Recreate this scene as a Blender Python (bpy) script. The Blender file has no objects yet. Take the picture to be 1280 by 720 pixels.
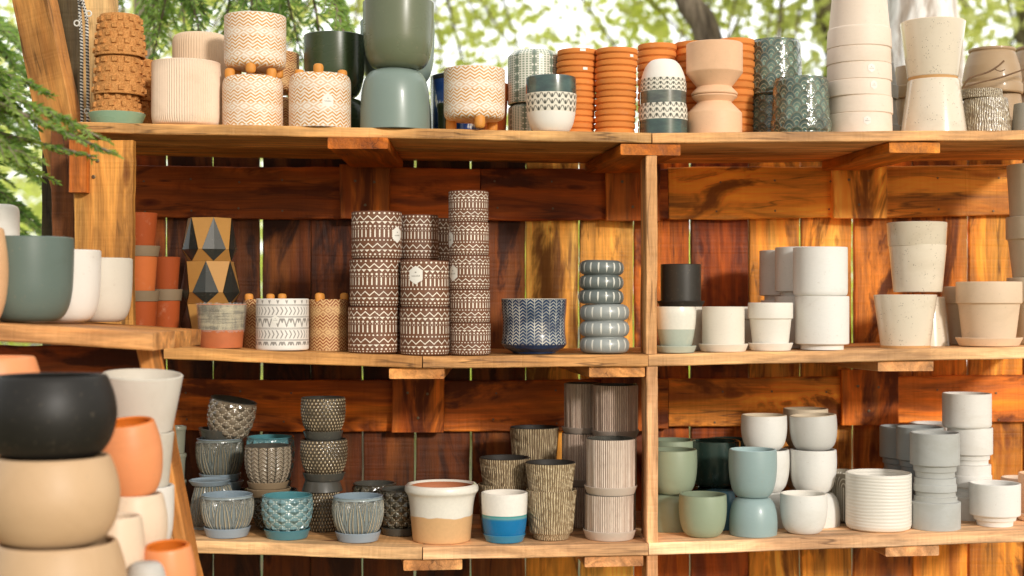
import bpy, bmesh, math, random
from mathutils import Vector, Matrix
random.seed(7)
PI=math.pi; R=math.radians
S=bpy.context.scene; COL=S.collection
F=1778.0; YH=375.0; CZ=1.45      # focal length in photo pixels, eye level row, eye height in metres
def srgb(h):
    h=h.lstrip('#'); v=[int(h[i:i+2],16)/255 for i in (0,2,4)]
    return tuple(c/12.92 if c<=.04045 else ((c+.055)/1.055)**2.4 for c in v)+(1,)
def tag(o,label=None,cat=None,group=None,kind=None):
    if label: o['label']=label
    if cat: o['category']=cat
    if group: o['group']=group
    if kind: o['kind']=kind
    return o
def link(name,me,parent=None,mats=()):
    o=bpy.data.objects.new(name,me); COL.objects.link(o)
    if parent: o.parent=parent
    if me is not None:
        for m in mats: me.materials.append(m)
    return o
def empty(name,loc=(0,0,0)):
    o=bpy.data.objects.new(name,None); o.empty_display_size=.05; o.location=loc; COL.objects.link(o); return o

# ---------------------------------------------------------------- shader expressions
class E:
    nt=None
    def __init__(s,v): s.v=v
def _m(op,*a,clamp=False):
    n=E.nt.nodes.new('ShaderNodeMath'); n.operation=op; n.use_clamp=clamp
    for i,x in enumerate(a):
        if isinstance(x,E): E.nt.links.new(x.v,n.inputs[i])
        else: n.inputs[i].default_value=float(x)
    return E(n.outputs[0])
E.__add__=lambda a,b:_m('ADD',a,b); E.__radd__=lambda a,b:_m('ADD',b,a)
E.__sub__=lambda a,b:_m('SUBTRACT',a,b); E.__rsub__=lambda a,b:_m('SUBTRACT',b,a)
E.__mul__=lambda a,b:_m('MULTIPLY',a,b); E.__rmul__=lambda a,b:_m('MULTIPLY',b,a)
E.__truediv__=lambda a,b:_m('DIVIDE',a,b)
E.__lt__=lambda a,b:_m('LESS_THAN',a,b); E.__gt__=lambda a,b:_m('GREATER_THAN',a,b)
def fr(a): return _m('FRACT',a)
def ab(a): return _m('ABSOLUTE',a)
def mx(a,b): return _m('MAXIMUM',a,b)
def mn(a,b): return _m('MINIMUM',a,b)
def sq(a): return _m('SQRT',a)
def sn(a): return _m('SINE',a)
def cl(a): return _m('ADD',a,0,clamp=True)
def ss(a,lo,hi):
    n=E.nt.nodes.new('ShaderNodeMapRange'); n.interpolation_type='SMOOTHSTEP'
    E.nt.links.new(a.v,n.inputs[0]); n.inputs[1].default_value=lo; n.inputs[2].default_value=hi
    return E(n.outputs[0])
def tri(a): return ab(fr(a)-.5)*2
def band(v,a,b): return (v>a)*(v<b)
def coord(kind='Object'):
    n=E.nt.nodes.new('ShaderNodeTexCoord'); return E(n.outputs[kind])
def uv():
    n=E.nt.nodes.new('ShaderNodeUVMap'); s=E.nt.nodes.new('ShaderNodeSeparateXYZ')
    E.nt.links.new(n.outputs[0],s.inputs[0]); return E(s.outputs[0]),E(s.outputs[1])
def vmul(v,sc,off=None):
    n=E.nt.nodes.new('ShaderNodeVectorMath'); n.operation='MULTIPLY'
    E.nt.links.new(v.v,n.inputs[0]); n.inputs[1].default_value=sc
    if off is None: return E(n.outputs[0])
    k=E.nt.nodes.new('ShaderNodeVectorMath'); k.operation='ADD'
    E.nt.links.new(n.outputs[0],k.inputs[0]); E.nt.links.new(off.v,k.inputs[1]); return E(k.outputs[0])
def vec(x,y,z=0):
    n=E.nt.nodes.new('ShaderNodeCombineXYZ')
    for i,a in enumerate((x,y,z)):
        if isinstance(a,E): E.nt.links.new(a.v,n.inputs[i])
        else: n.inputs[i].default_value=a
    return E(n.outputs[0])
def noise(v,scale=1,detail=3,rough=.5,dist=0):
    n=E.nt.nodes.new('ShaderNodeTexNoise'); E.nt.links.new(v.v,n.inputs['Vector'])
    n.inputs['Scale'].default_value=scale; n.inputs['Detail'].default_value=detail
    n.inputs['Roughness'].default_value=rough; n.inputs['Distortion'].default_value=dist
    return E(n.outputs[0])
def voro(v,scale=1,feat='F1',out='Distance'):
    n=E.nt.nodes.new('ShaderNodeTexVoronoi'); n.feature=feat; E.nt.links.new(v.v,n.inputs['Vector'])
    n.inputs['Scale'].default_value=scale; return E(n.outputs[out])
def mixc(f,a,b,mode='MIX'):
    n=E.nt.nodes.new('ShaderNodeMix'); n.data_type='RGBA'; n.blend_type=mode
    if isinstance(f,E): E.nt.links.new(f.v,n.inputs[0])
    else: n.inputs[0].default_value=f
    for k,x in ((6,a),(7,b)):
        if isinstance(x,E): E.nt.links.new(x.v,n.inputs[k])
        else: n.inputs[k].default_value=srgb(x) if isinstance(x,str) else x
    return E(n.outputs[2])
def scol(c,f):   # colour times scalar
    return mixc(1.0,c,vec(f,f,f),'MULTIPLY')
def rnd():
    n=E.nt.nodes.new('ShaderNodeObjectInfo'); return E(n.outputs['Random'])
def ocol():
    n=E.nt.nodes.new('ShaderNodeObjectInfo'); return E(n.outputs['Color'])
def oalpha():
    n=E.nt.nodes.new('ShaderNodeObjectInfo'); return E(n.outputs['Alpha'])
class Mat:
    def __init__(s,name):
        s.m=bpy.data.materials.new(name); s.m.use_nodes=True; s.nt=s.m.node_tree; E.nt=s.nt
        s.b=s.nt.nodes['Principled BSDF']
    def set(s,col=None,rough=.5,bump=None,bs=.3,bd=.002,spec=.5,coat=0,crough=.1):
        def put(k,x):
            if isinstance(x,E): s.nt.links.new(x.v,s.b.inputs[k])
            else: s.b.inputs[k].default_value=srgb(x) if isinstance(x,str) else x
        put('Base Color',col); put('Roughness',rough); put('Specular IOR Level',spec)
        put('Coat Weight',coat); put('Coat Roughness',crough)
        if bump is not None:
            n=s.nt.nodes.new('ShaderNodeBump'); n.inputs['Strength'].default_value=bs; n.inputs['Distance'].default_value=bd
            s.nt.links.new(bump.v,n.inputs['Height']); s.nt.links.new(n.outputs[0],s.b.inputs['Normal'])
        return s.m

# ---------------------------------------------------------------- materials
def wood_mat():
    M=Mat('rough_sawn_wood'); r=rnd(); off=vec(r*37,r*11,r*53)
    o=coord('Object')
    warp=noise(vmul(o,(2.2,9,9),off),1,2)
    o2=vmul(o,(1.6,34,34),off)
    o2w=vmul(o,(1.6,34,34),vec(r*37+warp*.8,r*11+warp*3.2,r*53+warp*3.2))
    g1=noise(o2w,1,5,.62)
    ring=tri(noise(vmul(o,(.9,11,11),vec(r*17,r*29+warp*.6,r*5+warp*.6)),1,1,.4)*9)
    fib=noise(vmul(o,(14,260,260),off),1,3,.6)
    big=noise(vmul(o,(2.6,7,7),vec(r*91,r*7,r*23)),1,3,.55,.6)
    stain=ss(noise(vmul(o,(2.6,8,8),vec(r*63,r*31,r*3)),1,5,.62,1.3),.49,.62)
    kd=voro(vmul(o,(4.2,13,7),vec(r*51+warp*.35,r*77+warp*.5,r*19)),1)+noise(vmul(o,(60,60,60)),1,2)*.06-.03
    knot=1-ss(kd,.03,.13); kr=(1-ss(kd,.08,.34))*tri(kd*11)
    c=ocol()
    dark=mixc(1.0,c,(.47,.35,.24,1),'MULTIPLY')
    streak=noise(vmul(o,(.75,9,9),vec(r*71+warp*.2,r*13+warp*.9,r*33+warp*.9)),1,3,.6)
    al=oalpha(); c=mixc(al,mixc(1.0,c,(1.10,1.02,.85,1),'MULTIPLY'),mixc(1.0,c,(1.85,1.62,1.12,1),'MULTIPLY')); cg=mixc(ss(streak,.40,.52)*(al*.6+.4),c,mixc(1.0,c,(.72,.56,.40,1),'MULTIPLY'))
    c1=mixc(ss(big,.40,.62)*.6,cg,dark)
    sapw=mixc(ss(noise(vmul(o,(1.1,9,9),vec(r*13,r*61,r*43)),1,1,.4),.52,.60)*.35,c1,mixc(1.0,c1,(1.35,1.30,1.1,1),'MULTIPLY'))
    c2=scol(sapw,ss(g1,.28,.72)*.62+.66)
    c3=scol(c2,ring*.30+.84)
    c4=scol(c3,fib*.8+.6)
    dk=ss(noise(vmul(o,(1.3,17,17),vec(r*83+warp*.3,r*47+warp*1.2,r*9+warp*1.2)),1,3,.6),.55,.66)
    c4=mixc(dk*(al*.62+.06),c4,mixc(1.0,c,(.26,.15,.09,1),'MULTIPLY'))
    crack=(1-ss(ab(noise(vmul(o,(2.2,40,40),vec(r*7+warp*.3,r*3+warp,r)),1,2)-.5),.0,.022))*ss(big,.5,.6)
    c4=mixc(crack*.6,c4,'#1c0f08')
    c5=mixc(stain*(al*.9+.04),c4,mixc(1.0,c,(.13,.08,.05,1),'MULTIPLY'))
    c6=mixc(cl(knot*.85+kr*.3),c5,mixc(1.0,c,(.16,.08,.05,1),'MULTIPLY'))
    saw=tri(noise(vmul(o,(55,2,2),off),1,1,.4)*3)
    return M.set(c6,rough=ss(g1,.2,.8)*.2+.52,bump=g1*.8+fib*.5+saw*.35+ring*.25-knot*.4,bs=.8,bd=.002,spec=.3)
WOOD=wood_mat()
_mc={}
def matte(col,rough=.55,speck=0,grain=.35,spec=.4,coat=0,name='matte_ceramic'):
    k=('m',col,rough,speck,grain,spec,coat)
    if k in _mc: return _mc[k]
    M=Mat(name); o=coord('Object'); r=rnd(); off=vec(r*9,r*5,r*7)
    big=noise(vmul(o,(14,14,14),off),1,3); fine=noise(vmul(o,(900,900,900)),1,2); med=noise(vmul(o,(90,90,260)),1,3)
    lg=noise(vmul(o,(7,7,11),off),1,4,.62,.8); c=mixc(big*.4,col,mixc(1.0,srgb(col),(.84,.80,.76,1),'MULTIPLY')); c=mixc(ss(lg,.48,.72)*.42,c,mixc(1.0,srgb(col),(.80,.76,.70,1),'MULTIPLY')); c=mixc(ss(noise(vmul(o,(130,130,130),off),1,3,.7),.62,.74)*.22,c,'#9c8a74')
    c=scol(c,(fine*.14+med*.10)*grain*2+(1-.12*grain*2))
    if speck:
        d=voro(vmul(o,(230,230,230)),1); s=voro(vmul(o,(230,230,230)),1,'F1','Color')
        sel=ss(noise(vmul(o,(60,60,60),off),1,1),.50,.62)
        c=mixc((1-ss(d,.10,.24))*sel*speck,c,'#5c4433')
    m=M.set(c,rough=big*.12+lg*.2+(rough-.16),bump=fine*.4+med*.8,bs=.22*grain*2,bd=.0006,spec=spec,coat=coat,crough=.12)
    _mc[k]=m; return m
def glossy(col,**k): return matte(col,rough=k.pop('rough',.22),grain=k.pop('grain',.15),coat=k.pop('coat',.5),name='glazed_ceramic',**k)
def fineb(M=None):
    o=coord('Object'); return noise(vmul(o,(500,500,500)),1,2)
def diamond(u,v,n,rows,k=3.0,th=.42,ph=0):
    dx=ab(fr(u*n)-.5); dy=ab(fr(v*rows+ph)-.5); return (fr((dx+dy)*k)<th)
def chevron_mat(name,base,line,n=13,zig=9.5):
    M=Mat(name); u,v=uv()
    P=2.35; V=fr(v*P+.30); k=4.0/.62
    st=fr(V*k+tri(u*n*1.5)*.95)<.5
    Vb=(V-.62)/.38
    dx=ab(fr(u*n)-.5); dy=ab(Vb-.5); dd=dx+dy; di=fr(dd*2.6+.15)<.5
    diam=(V>.62)*di; z=(V<.62)*st
    mask=cl(diam*.62+z); f=fineb()
    dirt=noise(vmul(coord(),(60,60,60)),1,3)
    c=mixc(cl(mask*(ss(dirt,.2,.55)*.6+.45)),base,line); c=scol(c,noise(vmul(coord(),(9,9,9),vec(rnd()*9,rnd()*3,0)),1,4,.6)*.35+.82)
    return M.set(c,rough=.62,bump=f*.5-mask*.8,bs=.35,bd=.0006)
CHEV=chevron_mat('chevron_stoneware','#eee4d6','#d0954a',14)
CHEVB=chevron_mat('chevron_brown','#d9b27c','#8f4416',13)  # same print in darker browns
def tribal_mat():
    M=Mat('tribal_print'); u,v=uv(); N=34
    def dots(c,r,n): return ((fr(u*n)-.5)*(fr(u*n)-.5)/(n*n)*9 + (v-c)*(v-c)) < r*r
    def zz(c,a,t,n): return ab(v-(tri(u*n)-.5)*a-c)<t
    def trg(c,h,n): return (ab(fr(u*n)-.5)*2<(v-c+h)/(2*h)*.9)*band(v,c-h,c+h)
    def bars(a,b,n): return (ab(fr(u*n)-.5)<.15)*band(v,a,b)
    parts=[dots(.965,.020,30),zz(.865,.085,.013,17),trg(.765,.028,26),dots(.69,.022,34),bars(.46,.62,34),dots(.645,.008,60),dots(.40,.017,40),zz(.285,.085,.013,17),trg(.175,.024,26),dots(.10,.020,34),dots(.045,.014,44)]
    m=parts[0]
    for p in parts[1:]: m=mx(m,p)
    f=fineb(); wear=noise(vmul(coord(),(220,220,220)),1,3)
    c=mixc(m*ss(wear,.22,.42),'#704830','#eee4d2')
    c=scol(c,noise(vmul(coord(),(18,18,18),vec(rnd()*9,rnd()*5,0)),1,4,.6)*.7+.62)
    return M.set(c,rough=.6,bump=m*.8+f*.3,bs=.3,bd=.0005)
TRIBAL=tribal_mat()
def geo_white():
    M=Mat('white_printed_ceramic'); u,v=uv(); n=19
    V=fr(v*4.4+.1); odd=(fr(v*2.2+.05)<.5)
    trg=(ab(fr(u*n)-.5)*2<V*.85)*((ab(fr(u*n)-.5)*2>V*.85-.3))*band(V,.12,.85)
    small=(ab(fr(u*n+.5)-.5)*2<(V-.4)*1.2)*band(V,.45,.85)
    chev=(fr(u*n*2+ab(V-.5)*1.4)<.28)*band(V,.14,.84)
    line=mx(V<.05,band(V,.92,.96))
    m=mx(mx(mx(trg,small)*odd,chev*(1-odd)),line)*band(v,.10,.98)
    c=mixc(m*.85,'#e3ded6','#77726c')
    return M.set(c,rough=.45,bump=fineb()-m*1.2,bs=.3,bd=.0006,coat=.2)
def herring():
    M=Mat('blue_herringbone_glaze'); u,v=uv(); n=26
    U=fr(u*n); x=ab(U-.5); st=fr(v*17+x*1.9)<.36; edge=x>.44
    m=mx(st,edge)*(v>.17); n1=noise(vmul(coord(),(30,30,30)),1,3)
    blue=mixc(n1,'#0a1a38','#173f66'); c=mixc(m*(ss(n1,.3,.7)*.6+.2),blue,'#d9d6c8')
    return M.set(c,rough=.2,bump=m,bs=.6,bd=.0012,coat=.7)
def gridw():
    M=Mat('green_white_grid'); u,v=uv(); n=46
    a=fr(u*n); b=fr(v*22); ln=mx(a<.38,b<.34)
    col=fr(u*9)<.26; blk=col*band(fr(v*6.5),.2,.95)
    c=mixc(ln,'#8f9c86','#e2e0d2'); c=mixc(blk*.75,c,'#4f6354'); c=mixc(ab(fr(u*9)-.13)<.03,c,'#6e7f6c')
    return M.set(c,rough=.35,bump=ln,bs=.4,bd=.001,coat=.4)
def cutband(top,bot,b0,b1,rough=.2):
    M=Mat('banded_glaze'); u,v=uv(); n=24
    w=(v-b0)/(b1-b0); row=fr(w*3); inb=band(v,b0,b1)
    V=(ab(fr(u*n+.0)-.5)*2>row-.22)*(ab(fr(u*n)-.5)*2<row+.22)
    hole=(ab(fr(u*n+.5)-.5)*2<.55-row*.6)*(row<.8)
    m=mx(V*.55,hole)*inb*band(row,.06,.92)
    n1=noise(vmul(coord(),(18,18,60)),1,4,.6)
    up=mixc(ss(n1,.35,.7),top,mixc(1.0,srgb(top),(1.7,1.8,1.6,1),'MULTIPLY'))
    c=mixc(v>b1,bot,up); c=mixc(inb,c,'#e4ddcc'); c=mixc(m*.9,c,'#5b5c50')
    ro=(v>b1)*(-.4)+.6
    return M.set(c,rough=ro,bump=0-m,bs=.7,bd=.0015,coat=(v>b1)*.8,crough=.08)
def scales():
    M=Mat('green_scale_glaze'); u,v=uv(); nu=13; nv=9.5
    nu=12; nv=4.0; w=1-v
    aA=fr(u*nu)-.5; bA=fr(w*nv); aB=fr(u*nu+.5)-.5; bB=fr(w*nv+.5)
    dA=sq(aA*aA*4+bA*bA); dB=sq(aB*aB*4+bB*bB)
    s=bA>.5; dL=s*dA+(1-s)*dB; dS=s*dB+(1-s)*dA
    k=dL<1.0; d1=k*dL+(1-k)*dS; edge=mx(ab(d1-.95)<.07,mx(ab(d1-.62)<.035,ab(d1-.34)<.035)); h=1-d1
    n1=noise(vmul(coord(),(26,26,14)),1,4,.6)
    c=mixc(ss(n1,.3,.68),'#25403a','#6d8676'); c=mixc(edge*.55,c,'#b4b292'); c=mixc(ss(noise(vmul(coord(),(9,9,9)),1,2),.5,.7)*.5,c,'#3c352f')
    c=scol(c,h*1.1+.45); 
    return M.set(c,rough=.14,bump=edge*1.0+h*.6,bs=1.0,bd=.005,coat=1,crough=.06)
def petals(base,rib,dark,n=7):
    M=Mat('carved_petal_glaze'); u,v=uv()
    a=fr(u*n)-.5; b=v*1.15
    a2=fr(u*n+.5)-.5; vv=v*1.06
    e1=sq(mx(1.0-vv,.0008))*.52+.004; q1=ab(a)/e1; q2=ab(a2)/e1; k=q1<1.0
    q=k*q1+(1-k)*q2
    st=tri(q*2.6+.25)
    ln=ss(st,.45,.8)
    rim=v>.93
    n1=noise(vmul(coord(),(30,30,30)),1,3)
    c=mixc(ln*(n1*.5+.4)*(1-rim),base,rib); c=mixc((1-ss(st,.1,.4))*(1-rim)*.5,c,dark); c=mixc(ss(noise(vmul(coord(),(14,14,14),vec(rnd()*9,0,0)),1,3),.48,.66)*.35,c,'#6f6a5c')  # grooves take the dark colour to stand in for crevice shade
    c=mixc(rim,c,base)
    return M.set(c,rough=.2,bump=ln*(1-rim),bs=1,bd=.006,coat=.5,crough=.15)
def dotdiamond(base,dot,hi,n=12,rows=4):
    M=Mat('dotted_diamond_glaze'); u,v=uv()
    a=fr(u*n+.0); s=ab(fr(u*n)-.5); t=ab(fr(v*rows)-.5); d=s+t
    line=ab(d-.5)<.10
    du=fr(u*n*5)-.5; dv=fr(v*rows*4)-.5; dt=(du*du+dv*dv)<.13
    rim=v>.95
    n1=noise(vmul(coord(),(24,24,24)),1,3)
    c=mixc(n1*.7,base,hi); c=mixc(line*(dt*.65+.08)*(1-rim),c,dot); c=mixc(ss(noise(vmul(coord(),(14,14,14),vec(rnd()*9,0,0)),1,3),.48,.66)*.4,c,mixc(1.0,c,(.5,.45,.4,1),'MULTIPLY')); c=mixc((ss(d,.05,.4)-ss(d,.4,.48))*.25,c,hi)
    return M.set(c,rough=.2,bump=line*dt*.8+ss(d,.5,.0)*.8,bs=1,bd=.0045,coat=.7,crough=.12)
def striate(base,lit,n=60,rough=.28,wob=1.5,wear=.5,name='streaked_glaze'):
    M=Mat(name); u,v=uv(); w=noise(vec(u*14,v*3),1,3)
    s=tri(u*n+w*wob); br=noise(vec(u*n,v*5),1,2)
    ln=ss(s,.35,.75)*ss(br,.5-wear*.5,.62)
    c=mixc(ln,base,lit); c=scol(c,noise(vmul(coord(),(20,20,20)),1,3)*.4+.8)
    return M.set(c,rough=rough,bump=s,bs=.8,bd=.0016,coat=.5,crough=.15)
def dashes(base,lit):
    M=Mat('dashed_glaze'); u,v=uv(); n=34; rows=11
    row=_m('FLOOR',v*rows); a=fr(u*n+row*.5)-.5; b=fr(v*rows)-.5
    m=(a*a*3.2+b*b*1.0)<.19
    edge=ss(a*a*3.2+b*b,.10,.24)
    n1=noise(vmul(coord(),(30,30,30)),1,3)
    c=mixc((1-edge)*ss(n1,.3,.6),base,lit)
    return M.set(c,rough=.16,bump=edge*-1.0,bs=1,bd=.005,coat=.9,crough=.08)
def wicker(base,lit):
    M=Mat('relief_glaze'); u,v=uv(); n=16
    x=fr(u*n); s=ab(x-.5); h=tri(v*9+s*1.6); ln=ss(h,.45,.85); col=ss(s,.40,.5)
    c=mixc(mx(ln*.7,0),base,lit)
    return M.set(scol(c,1-col*.3),rough=.35,bump=ln*.8-col*.8,bs=1,bd=.005,coat=.4)
def arches():
    M=Mat('arch_relief'); u,v=uv(); n=9
    a=(fr(u*n)-.5)*1.0; y=fr(v*1.0)*1.9-1.35
    d=sq(a*a+mx(y,0)*mx(y,0)*.5); ln=fr(d*8)<.3
    c=mixc(ln*band(v,.06,.95),'#948a77','#e2dac8')
    return M.set(c,rough=.6,bump=ln,bs=.3,bd=.001)
def twotone(a,b,h,wav=.02,g=.0,rough=.35,coat=.4,mid=None):
    M=Mat('dipped_glaze'); u,v=uv(); w=noise(vec(u*6,0.3),1,2)
    k=v+(w-.5)*wav*2; m=ss(k,h-.006-g,h+.006)
    c=mixc(m,b,a)
    if mid: c=mixc(ss(k,h-g*1.4,h-.01)*(1-ss(k,h-.01,h+.01)),c,mid)
    sp=noise(vmul(coord(),(160,160,160)),1,3); c=scol(c,sp*.16+.9)
    return M.set(c,rough=rough,bump=fineb()*.3+m*.6,bs=.25,bd=.001,coat=coat if not isinstance(coat,str) else m*.6,crough=.12)
def rustic():
    M=Mat('half_glazed_terracotta'); u,v=uv(); m=v>.42
    g=noise(vec(u*26,v*3),1,4,.6); h=noise(vec(u*4,v*16),1,3)
    c=mixc(m,'#b9683c',mixc(ss(g*.5+h*.5,.38,.62),'#5b5236','#b8ab88'))
    c=scol(c,noise(vmul(coord(),(40,40,60)),1,3)*.4+.78)
    return M.set(c,rough=m*-.35+.7,bump=g*m+fineb()*.3,bs=.5,bd=.0015,coat=m*.7)
def cork():
    M=Mat('porous_cork_clay'); o=coord(); a=noise(vmul(o,(330,330,330)),1,3,.7); b=noise(vmul(o,(90,90,90)),1,3)
    c=mixc(ss(a,.3,.7),'#a9703a','#d79a5c'); c=scol(c,b*.5+.72)
    return M.set(c,rough=.85,bump=a,bs=.9,bd=.0016,spec=.2)
def terra(col='#cf7038',name='terracotta'):
    M=Mat(name); o=coord(); r=rnd(); a=noise(vmul(o,(40,40,40),vec(r*9,r*4,r)),1,4,.6); f=noise(vmul(o,(600,600,600)),1,2)
    c=mixc(a*.6,col,mixc(1.0,srgb(col),(.75,.7,.65,1),'MULTIPLY')); c=mixc(ss(a,.58,.78)*.25,c,'#e3b391')
    c=scol(c,r*.2+.9)
    return M.set(c,rough=.75,bump=f*.6+a,bs=.25,bd=.0008,spec=.25)
def enamel():
    M=Mat('chipped_blue_enamel'); o=coord(); a=noise(vmul(o,(16,16,9)),1,4,.6); u,v=uv()
    c=mixc(ss(a,.56,.60),'#1a3f7e','#e8e4da'); c=mixc(v>.93,c,'#1a1a1c')
    return M.set(c,rough=.2,bump=a,bs=.2,bd=.001,coat=.8)
# ---------------------------------------------------------------- mesh helpers
def finish(me,ang=34):
    for p in me.polygons: p.use_smooth=True
    try: me.set_sharp_from_angle(angle=R(ang))
    except Exception: pass
    me.update(); return me
def catmull(pts,n=4):
    out=[]; P=[pts[0]]+list(pts)+[pts[-1]]
    for i in range(1,len(P)-2):
        p0,p1,p2,p3=P[i-1],P[i],P[i+1],P[i+2]
        for k in range(n):
            t=k/n; out.append(tuple(.5*((2*p1[j])+(-p0[j]+p2[j])*t+(2*p0[j]-5*p1[j]+4*p2[j]-p3[j])*t*t+(-p0[j]+3*p1[j]-3*p2[j]+p3[j])*t**3) for j in (0,1)))
    out.append(tuple(pts[-1])); return out
def soften(pts,b):
    """round every corner of a sharp profile by a small bevel of size b"""
    out=[pts[0]]
    for i in range(1,len(pts)-1):
        a,p,c=Vector(pts[i-1]),Vector(pts[i]),Vector(pts[i+1])
        la,lc=(a-p).length,(c-p).length
        if la<1e-9 or lc<1e-9: out.append(tuple(p)); continue
        k=min(b,la*.45,lc*.45)
        q0=p+(a-p)/la*k; q1=p+(c-p)/lc*k
        out.append(tuple(q0)); out.append(tuple((q0+q1+2*p)/4)); out.append(tuple(q1))
    out.append(pts[-1]); return out
def _tri(x): return abs(x-math.floor(x)-.5)*2
def _fr(x): return x-math.floor(x)
def rl_petal(u,v,n=7):
    if v>.93: return 0
    e=math.sqrt(max(1-v*1.06,.0008))*.52+.004; q1=abs(_fr(u*n)-.5)/e; q2=abs(_fr(u*n+.5)-.5)/e
    q=q1 if q1<1 else q2; return _tri(q*2.6+.25)
def rl_diam(u,v,n=12,rows=4):
    if v>.95 or v<.03: return 0
    d=abs(_fr(u*n)-.5)+abs(_fr(v*rows)-.5); d=abs(d-.5); return min(1,d*2.4)
def rl_dash(u,v,n=34,rows=11):
    if v>.97: return 0
    a=_fr(u*n+math.floor(v*rows)*.5)-.5; b=_fr(v*rows)-.5; return max(0,1-(a*a*3.2+b*b)*3.4)
def rl_wick(u,v,n=16):
    if v>.95: return 0
    s=abs(_fr(u*n)-.5); return _tri(v*9+s*1.6)*(1-max(0,(s-.38)*6))
def rl_scale(u,v,nu=12,nv=4.0):
    if v<.05 or v>.95: return 0
    w=1-v; aA=_fr(u*nu)-.5; bA=_fr(w*nv); aB=_fr(u*nu+.5)-.5; bB=_fr(w*nv+.5)
    dA=math.sqrt(4*aA*aA+bA*bA); dB=math.sqrt(4*aB*aB+bB*bB)
    dL,dS=(dA,dB) if bA>.5 else (dB,dA); d=dL if dL<1 else dS; return max(0,min(1,d))*(.75+.25*_tri(d*3.2))
def rl_stri(u,v,n=60):
    return _tri(u*n+.5*math.sin(v*9+math.floor(u*9)*2)+.3*math.sin(v*23+u*50))
def resample(pr,n):
    L=[0]
    for a,b in zip(pr,pr[1:]): L.append(L[-1]+math.hypot(b[0]-a[0],b[1]-a[1]))
    out=[]
    for i in range(n+1):
        t=L[-1]*i/n; j=max(k for k in range(len(L)) if L[k]<=t+1e-12); j=min(j,len(L)-2); f=(t-L[j])/max(1e-9,L[j+1]-L[j])
        out.append((pr[j][0]+(pr[j+1][0]-pr[j][0])*f,pr[j][1]+(pr[j+1][1]-pr[j][1])*f))
    return out
def lathe(outer,wall=.004,segs=72,inv=False,flute=None,floor=.006,h=None,wob=.0,lip=None,relief=None):
    """closed pot from an outer profile in metres (bottom to top); slot 0 outside, slot 1 inside, slot 2 lip"""
    H=outer[-1][1] if h is None else h
    rt=outer[-1][0]
    inn_src=outer
    if relief: outer=resample(outer,64)
    prof=[(0,outer[0][1])]+list(outer); no=len(prof)
    prof+=[(rt-wall*.35,H+wall*.28),(rt-wall*.7,H+wall*.25),(rt-wall,H-wall*.1)]; nl=len(prof)
    inner=[(max(r-wall,.001),z) for r,z in inn_src if z>floor+.002 and z<H-wall*.5][::-1]+[(max(surf(outer,floor+.0015)-wall,.001),floor+.0015)]
    prof+=inner
    rb=inner[-1][0] if inner else rt-wall
    prof+=[(rb*.93,floor),(0,floor)]
    vs=[];uvs=[];fs=[];mi=[]; bm_uv=[]
    ph=random.random()*6
    for i,(r,z) in enumerate(prof):
        for s in range(segs):
            th=2*PI*s/segs+PI/2
            rr=r
            if flute and 1<i<no-1:
                n,a=flute[0],flute[1]; f=min(1,(z/H)/.07)*min(1,(1-z/H)/.03) if len(flute)<3 else 1
                rr=r-a*f*(.5+.5*math.cos(n*(th-PI/2)))
            if relief and 1<i<no-1: rr+=relief[1]*(relief[0]((s/segs)%1,z/H)-.6)
            if wob: rr*=1+wob*math.sin(2*th+ph)+wob*.5*math.sin(3*th-ph*2+z*40)
            vs.append((rr*math.cos(th),rr*math.sin(th),z))
    np_=len(prof)
    for i in range(np_-1):
        for s in range(segs):
            t=(s+1)%segs
            a,b,c,d=i*segs+s,i*segs+t,(i+1)*segs+t,(i+1)*segs+s
            if prof[i][0]==0: fs.append((a,c,d)) ; q=[(s/segs,i),((s+1)/segs,i+1),(s/segs,i+1)]
            elif prof[i+1][0]==0: fs.append((a,b,c)); q=[(s/segs,i),((s+1)/segs,i),((s+1)/segs,i+1)]
            else: fs.append((a,b,c,d)); q=[(s/segs,i),((s+1)/segs,i),((s+1)/segs,i+1),(s/segs,i+1)]
            mi.append(0 if i<no-1 else (2 if i<nl-1 else 1)); bm_uv+=[(x,prof[j][1]/H) for x,j in q]
    if inv:
        vs=[(x,-y,H-z) for x,y,z in vs]; bm_uv=[(a,1-b) for a,b in bm_uv] if inv=='flipuv' else bm_uv
    me=bpy.data.meshes.new('pot'); me.from_pydata(vs,[],fs)
    l=me.uv_layers.new(name='UVMap')
    for k,q in enumerate(bm_uv): l.data[k].uv=q
    me.polygons.foreach_set('material_index',mi)
    bm=bmesh.new(); bm.from_mesh(me); bmesh.ops.remove_doubles(bm,verts=bm.verts,dist=1e-6); bm.to_mesh(me); bm.free()
    return finish(me,40)
def mesh_of(vs,fs,name='m',ang=34,smooth=True):
    me=bpy.data.meshes.new(name); me.from_pydata(vs,[],fs)
    if smooth: finish(me,ang)
    return me
def tube(pts,rads,segs=8,cap=True):
    vs=[];fs=[]; n=len(pts); up=Vector((0,0,1))
    for i,p in enumerate(pts):
        p=Vector(p); d=(Vector(pts[min(i+1,n-1)])-Vector(pts[max(i-1,0)])).normalized()
        a=d.cross(up); a=a.normalized() if a.length>.05 else Vector((1,0,0)); b=d.cross(a).normalized()
        r=rads[i] if isinstance(rads,(list,tuple)) else rads
        for s in range(segs):
            t=2*PI*s/segs; vs.append(p+a*r*math.cos(t)+b*r*math.sin(t))
    for i in range(n-1):
        for s in range(segs):
            t=(s+1)%segs; fs.append((i*segs+s,i*segs+t,(i+1)*segs+t,(i+1)*segs+s))
    if cap: fs.append(tuple(range(segs))[::-1]); fs.append(tuple((n-1)*segs+s for s in range(segs)))
    return vs,fs
def merge(*parts):
    V=[];Fc=[]
    for v,f in parts:
        o=len(V); V+=list(v); Fc+=[tuple(i+o for i in q) for q in f]
    return V,Fc
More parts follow.
